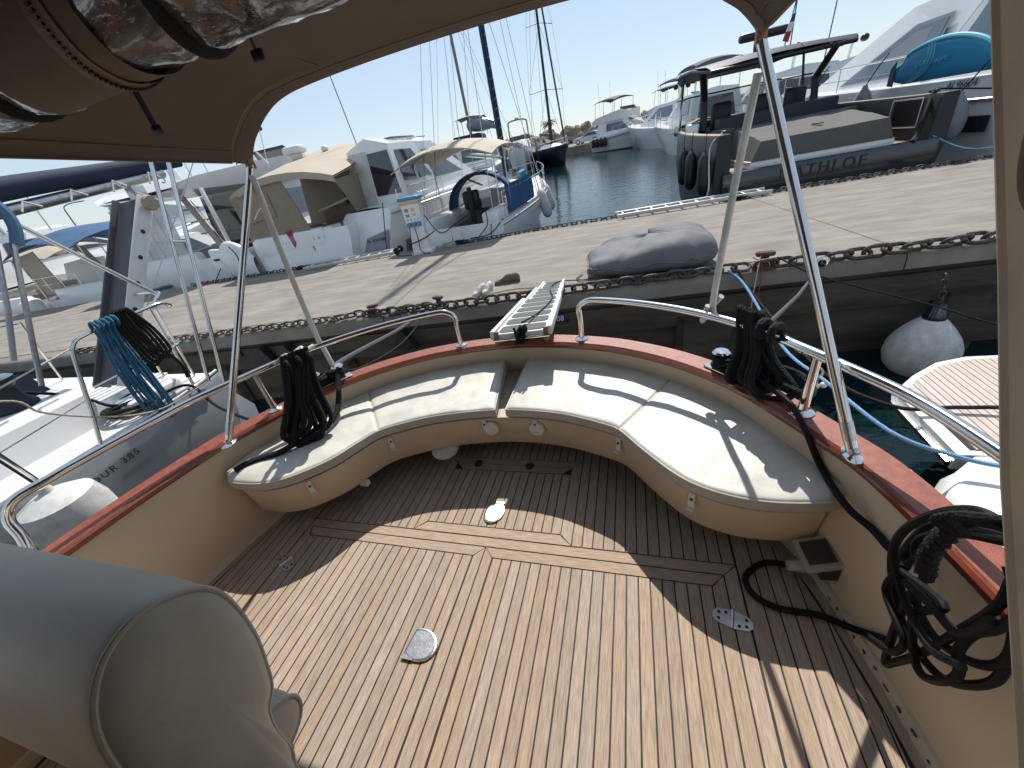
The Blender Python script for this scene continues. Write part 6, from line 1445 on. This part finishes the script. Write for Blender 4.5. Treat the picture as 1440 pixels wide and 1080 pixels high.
# yacht behind the sailboat with grey mast and dinghy on deck
gg = thing('trawler_yacht', 'white trawler with grey mast and covered dinghy behind the sailboat', 'boat', farwater(-12.6,35), R(8))
obj('hull', hullmesh(12,4.0,1.7,2.4), 'white', gg); obj('deck', deckmesh(12,4.0,1.7,2.4,dz=.0), 'white', gg)
hg = House(2,8.5,1.8,3.5,1.6,1.4,.1,1.2,1.3,1.2); obj('cabin', hg.mesh(), 'white', gg, smooth=False)
for s in (-1,1): obj('side_window', hg.side(s,.1,.85,.4,.8), 'glass_dark', gg)
obj('aft_window', hg.front(-.8,.8,.3,.85,back=True), 'glass_dark', gg)
obj('fly_deck', MB().rbox((-.4,3.5,3.95), (2.4,3.2,.7), .12), 'navy_canvas', gg); obj('dinghy', MB().tube(crom([(-.2,2.6,4.9),(.6,2.4,4.9),(1.4,2.3,4.75),(2.2,2.2,4.5)], 5), lambda t_: .2+.32*math.sin(math.pi*min(1,t_+.12)), 10), 'ink_grey', gg)
obj('dinghy_cover', MB().tube(crom([(.0,2.55,5.2),(1.0,2.4,5.2),(2.1,2.25,4.8)], 5), .16, 8), 'ped_blue', gg)
canopy_top(gg, 2.4, 2.2, 4.6, 5.55, .15, .12, 'seat_tan')
for x, y in ((-1.1,2.4),(1.1,2.4),(-1.1,4.4),(1.1,4.4)): obj('bimini_pole', MB().tube([(x,y,4.2),(x,y,5.45)], .03, 5), 'steel_dull', gg)
obj('mast', MB().tube([(-.55,5.0,3.4),(-.7,4.9,16)], .13, 10), 'beige_canvas', gg)
for q in (((-1.5,2,3.5),(-.7,4.9,15.5)), ((-2.3,4,2.4),(-.7,4.9,15)), ((-3.0,1,3),(-.75,4.9,15.5)), ((1.9,2,3),(-.7,4.9,15.5)), ((3.4,6,2.5),(-.7,4.9,15)), ((2.6,9,2.5),(-.7,4.9,14.5))):
    obj('stay', MB().tube(q, .016, 4), 'steel_dull', gg)
# ---- breakwater with quay, car and rocks
qy = thing('quay', '', '', (0,0,0)); bpy.data.objects.remove(qy)
def fq_(x, y, h): return V((x, y, wz(y)+h))
quay = obj('quay', MB().add([fq_(-45,76,-2),fq_(-2.2,66,-2),fq_(2,80,-2),fq_(-45,92,-2),fq_(-45,76,.95),fq_(-2.2,66,.95),fq_(2,80,.95),fq_(-45,92,.95)], [(4,5,6,7),(0,1,5,4),(1,2,6,5),(2,3,7,6),(3,0,4,7)]), 'concrete_edge', smooth=False); tag(quay, kind='structure')
bk = bpy.data.objects.new('breakwater', None); COL.objects.link(bk); tag(bk, 'rubble breakwater of tan boulders behind silver car', 'breakwater'); bk.location = fq_(-10,80,.5)
rocks = []
for k in range(5):
    bm = bmesh.new(); bmesh.ops.create_icosphere(bm, subdivisions=2, radius=1)
    for v_ in bm.verts: v_.co *= 1+.45*noise.noise(v_.co*1.1+V((k*7,0,0)))+.15*noise.noise(v_.co*2.7+V((k,3,0)))
    me = bpy.data.meshes.new('rock'); bm.to_mesh(me); bm.free(); me.materials.append(M['rock']); rocks.append(me)
rr = random.Random(3)
for k in range(190):
    f = k/189; x = lerp(-48, 30, f)+rr.uniform(-.5,.5); yy = 80+rr.uniform(-1.5,4)-.05*x
    row = k % 3
    o = bpy.data.objects.new('rock', rocks[k % 5]); COL.objects.link(o); o.parent = bk
    o.location = fq_(x, yy+row*1.3, .9+row*.75+rr.uniform(-.2,.3))-V(bk.location); o.rotation_euler = (rr.uniform(0,6), rr.uniform(0,6), rr.uniform(0,6)); s_ = rr.uniform(.7,1.35); o.scale = (s_*1.2, s_, s_*.85)
# car
ca = thing('parked_car', 'silver hatchback parked on quay in front of boulders', 'car', fq_(-5.9,69.5,.96), R(-17))
def csec(x, w_, zb, zt): return [(x,-w_,zb),(x,-w_*1.02,(zb+min(zt,.85))/2),(x,-w_*.98,min(zt,.85)),(x,-w_*.78,zt),(x,w_*.78,zt),(x,w_*.98,min(zt,.85)),(x,w_*1.02,(zb+min(zt,.85))/2),(x,w_,zb)]
obj('body', MB().grid([csec(*q) for q in ((-2.2,.75,.4,.62),(-2.1,.86,.28,.78),(-1.2,.9,.25,.92),(-.6,.9,.25,1.02),(.1,.9,.25,1.42),(1.0,.9,.25,1.46),(1.7,.88,.25,1.3),(2.05,.85,.3,.95),(2.15,.78,.4,.7))]), 'car_paint', ca)
for s in (-1,1):
    obj('side_window', MB().prism([(-.45,s*.875,.92),(1.55,s*.87,.95),(1.35,s*.76,1.30),(.2,s*.76,1.34)], (0,s*.012,0)), 'glass_dark', ca)
    for x in (-1.35,1.3):
        wv = obj('wheel', MB().lathe([(.10,-.1),(.32,-.1),(.33,0),(.32,.1),(.10,.1)], c=(x,s*.82,.33), n=18, mtx=Matrix.Rotation(R(90),3,'X')), 'tyre', ca)
        obj('rim', MB().lathe([(.02,-.11),(.2,-.11),(.22,0),(.2,.11),(.02,.11)], c=(x,s*.82,.33), n=12, mtx=Matrix.Rotation(R(90),3,'X')), 'steel_dull', wv)
obj('windscreen', MB().prism([(-.58,-.72,1.03),(-.58,.72,1.03),(.08,.66,1.40),(.08,-.66,1.40)], (-.015,0,.02)), 'glass_dark', ca)
obj('headlight', MB().rbox((-2.08,.6,.72), (.16,.3,.14), .04), 'white_plastic', ca); obj('headlight', MB().rbox((-2.08,-.6,.72), (.16,.3,.14), .04), 'white_plastic', ca)
for x, l in ((-4.1,'small white buoy fender on quay face below car'),(-3.3,'small white buoy fender at quay corner below car')):
    o = obj('quay_fender', MB().lathe([(.05,-.4),(.3,-.25),(.38,0),(.3,.28),(.08,.42)], n=12), 'white_plastic'); o.location = fq_(x, 66-.23*(x+2.2)-.45, .5); tag(o, l, 'fender', 'buoy fenders on the quay')
pt = thing('palm_tree', 'dark small palm on quay behind black mast', 'palm', fq_(-12.2,72,.95))
obj('trunk', MB().tube([(0,0,0),(.1,0,2.2),(.15,0,3.6)], .16, 8, r2=.12), 'rust', pt)
pc_ = MB()
for k in range(46):
    a = k*2.4; l_ = rr.uniform(1.0,1.7); d = rr.uniform(.2,.9)
    P_ = [V((.15+l_*q*math.cos(a), l_*q*math.sin(a), 3.6+.7*math.sin(q*2.2)*(1-d)-.9*d*q*q)) for q in (0,.33,.66,1)]
    s_ = V((-math.sin(a), math.cos(a), 0))*.13
    pc_.grid([[q-s_*(1-abs(i/3-.4)), q+s_*(1-abs(i/3-.4))] for i, q in enumerate(P_)])
obj('crown', pc_, 'palm', pt)
# yachts behind on the right
def simple_yacht(label, loc, rz, L_, B, bim=None):
    t = thing('moored_yacht', label, 'yacht', loc, rz, 'yachts moored farther right')
    obj('hull', hullmesh(L_,B,1.7,2.6,rake=1.), 'white', t); obj('deck', deckmesh(L_,B,1.7,2.6,rake=1.,dz=.0), 'white', t)
    h_ = House(1.0,L_*.72,1.8,3.6,B*.42,B*.33,.3,L_*.3,B*.3,B*.24); obj('cabin', h_.mesh(.15), 'white', t, smooth=False)
    for s in (-1,1): obj('side_window', h_.side(s,.12,.85,.4,.85,slant=.08), 'glass_dark', t)
    obj('windshield', h_.front(-.9,.9,.1,.9), 'glass_dark', t); obj('aft_door', h_.front(-.7,.7,.05,.8,back=True), 'glass_dark', t)
    rails(t, [q+V((.1,0,0)) for q in sheerline(L_,B,1.7,2.6,-1,1.,.3,.98)], .7, .025, 3)
    if bim: canopy_top(t, B*.7, 1.0, L_*.36, 5.2, .2, .2, bim); [obj('bimini_pole', MB().tube([(x*B*.33,y,3.5),(x*B*.33,y,5.1)], .03, 5), 'steel_dull', t) for x in (-1,1) for y in (1.3,L_*.33)]
    obj('radar_mast', MB().tube([(0,3.2,3.6),(0,3.0,4.6)], .08, 6), 'white', t)
    for x in (-.6,0,.6): obj('radome', MB().ball((x,3.0,4.6+.1*(x == 0)), (.22,.22,.2)), 'black', t)
    return t
simple_yacht('white yacht with tan roof and black radomes beyond charcoal day boat', at(11.5,22), PA+R(-4), 15, 4.6)
simple_yacht('white yacht with blue bimini seen under the hard top', at(10.2,38), PA+R(20), 13, 4.2, 'blue_canvas')
simple_yacht('white yacht seen through day boat windshield', at(8.8,27), PA+R(6), 13, 4.2, 'navy_canvas')
simple_yacht('white yacht mostly hidden behind large white yacht', at(16.5,26), PA, 14, 4.4)
def back_yacht(label, loc, rz, L_, B, bim=None):
    t = simple_yacht(label, loc, rz, L_, B, bim); t['group'] = 'yachts moored farther left'; return t
back_yacht('white yacht behind the blue bimini cruiser', at(-24.6,6), PA, 12, 4.0, 'beige_light')
back_yacht('white yacht far beyond, at the left end of the marina', at(-30,8), PA+R(-5), 13, 4.2)
# ---- shore on the far left: building, lamp, hills
bl = thing('harbour_building', 'low harbour building with ochre roof behind moored boats', 'building', (-84,40,.0), R(-28))
obj('wall', MB().box((0,0,.2), (44,10,3.0)), 'beige_light', bl, smooth=False)
obj('roof', MB().prism([(-23,-6,1.7),(-23,6,1.7),(-23,0,4.2)], (46,0,0)), 'roof_ochre', bl, smooth=False)
for k in range(10): obj('window', MB().box((-19+4.2*k,-5.06,.6), (1.6,.1,1.2)), 'glass_dark', bl, smooth=False)
shore = obj('shore', MB().box((-130,60,-.9), (110,80,1.2), rz=R(-28)), 'concrete_edge', smooth=False); tag(shore, kind='structure')
ls = thing('street_lamp', 'tall grey street lamp above the harbour building', 'street lamp', (-56,30.5,-.8), R(60))
obj('pole', MB().tube([(0,0,0),(0,0,3.0),(0,0,5.5)], .09, 8, r2=.06), 'lamp_steel', ls); obj('arm', MB().tube(crom([(0,0,5.4),(.1,0,5.8),(.6,0,6.0),(1.3,0,6.05)], 4), .05, 6), 'lamp_steel', ls); obj('lamp_head', MB().rbox((1.5,0,6.05), (.7,.22,.10), .04), 'lamp_steel', ls)
rows = []
for i in range(60):
    x = -1900+i*40; y = 1500-abs(x+900)*.12; h = 55+70*noise.noise(V((i*.11,0,9)))+45*math.exp(-((x+1150)/420)**2)
    h *= max(.12, min(1, (-x-150)/700)) if x > -900 else 1
    rows.append([(x,y-300,-10),(x,y-120,h*.55+8*noise.noise(V((i*.5,2,0)))),(x,y,max(6,h)+20),(x,y+300,0)])
hl = obj('hills', MB().grid(rows), 'hill'); tag(hl, kind='structure')
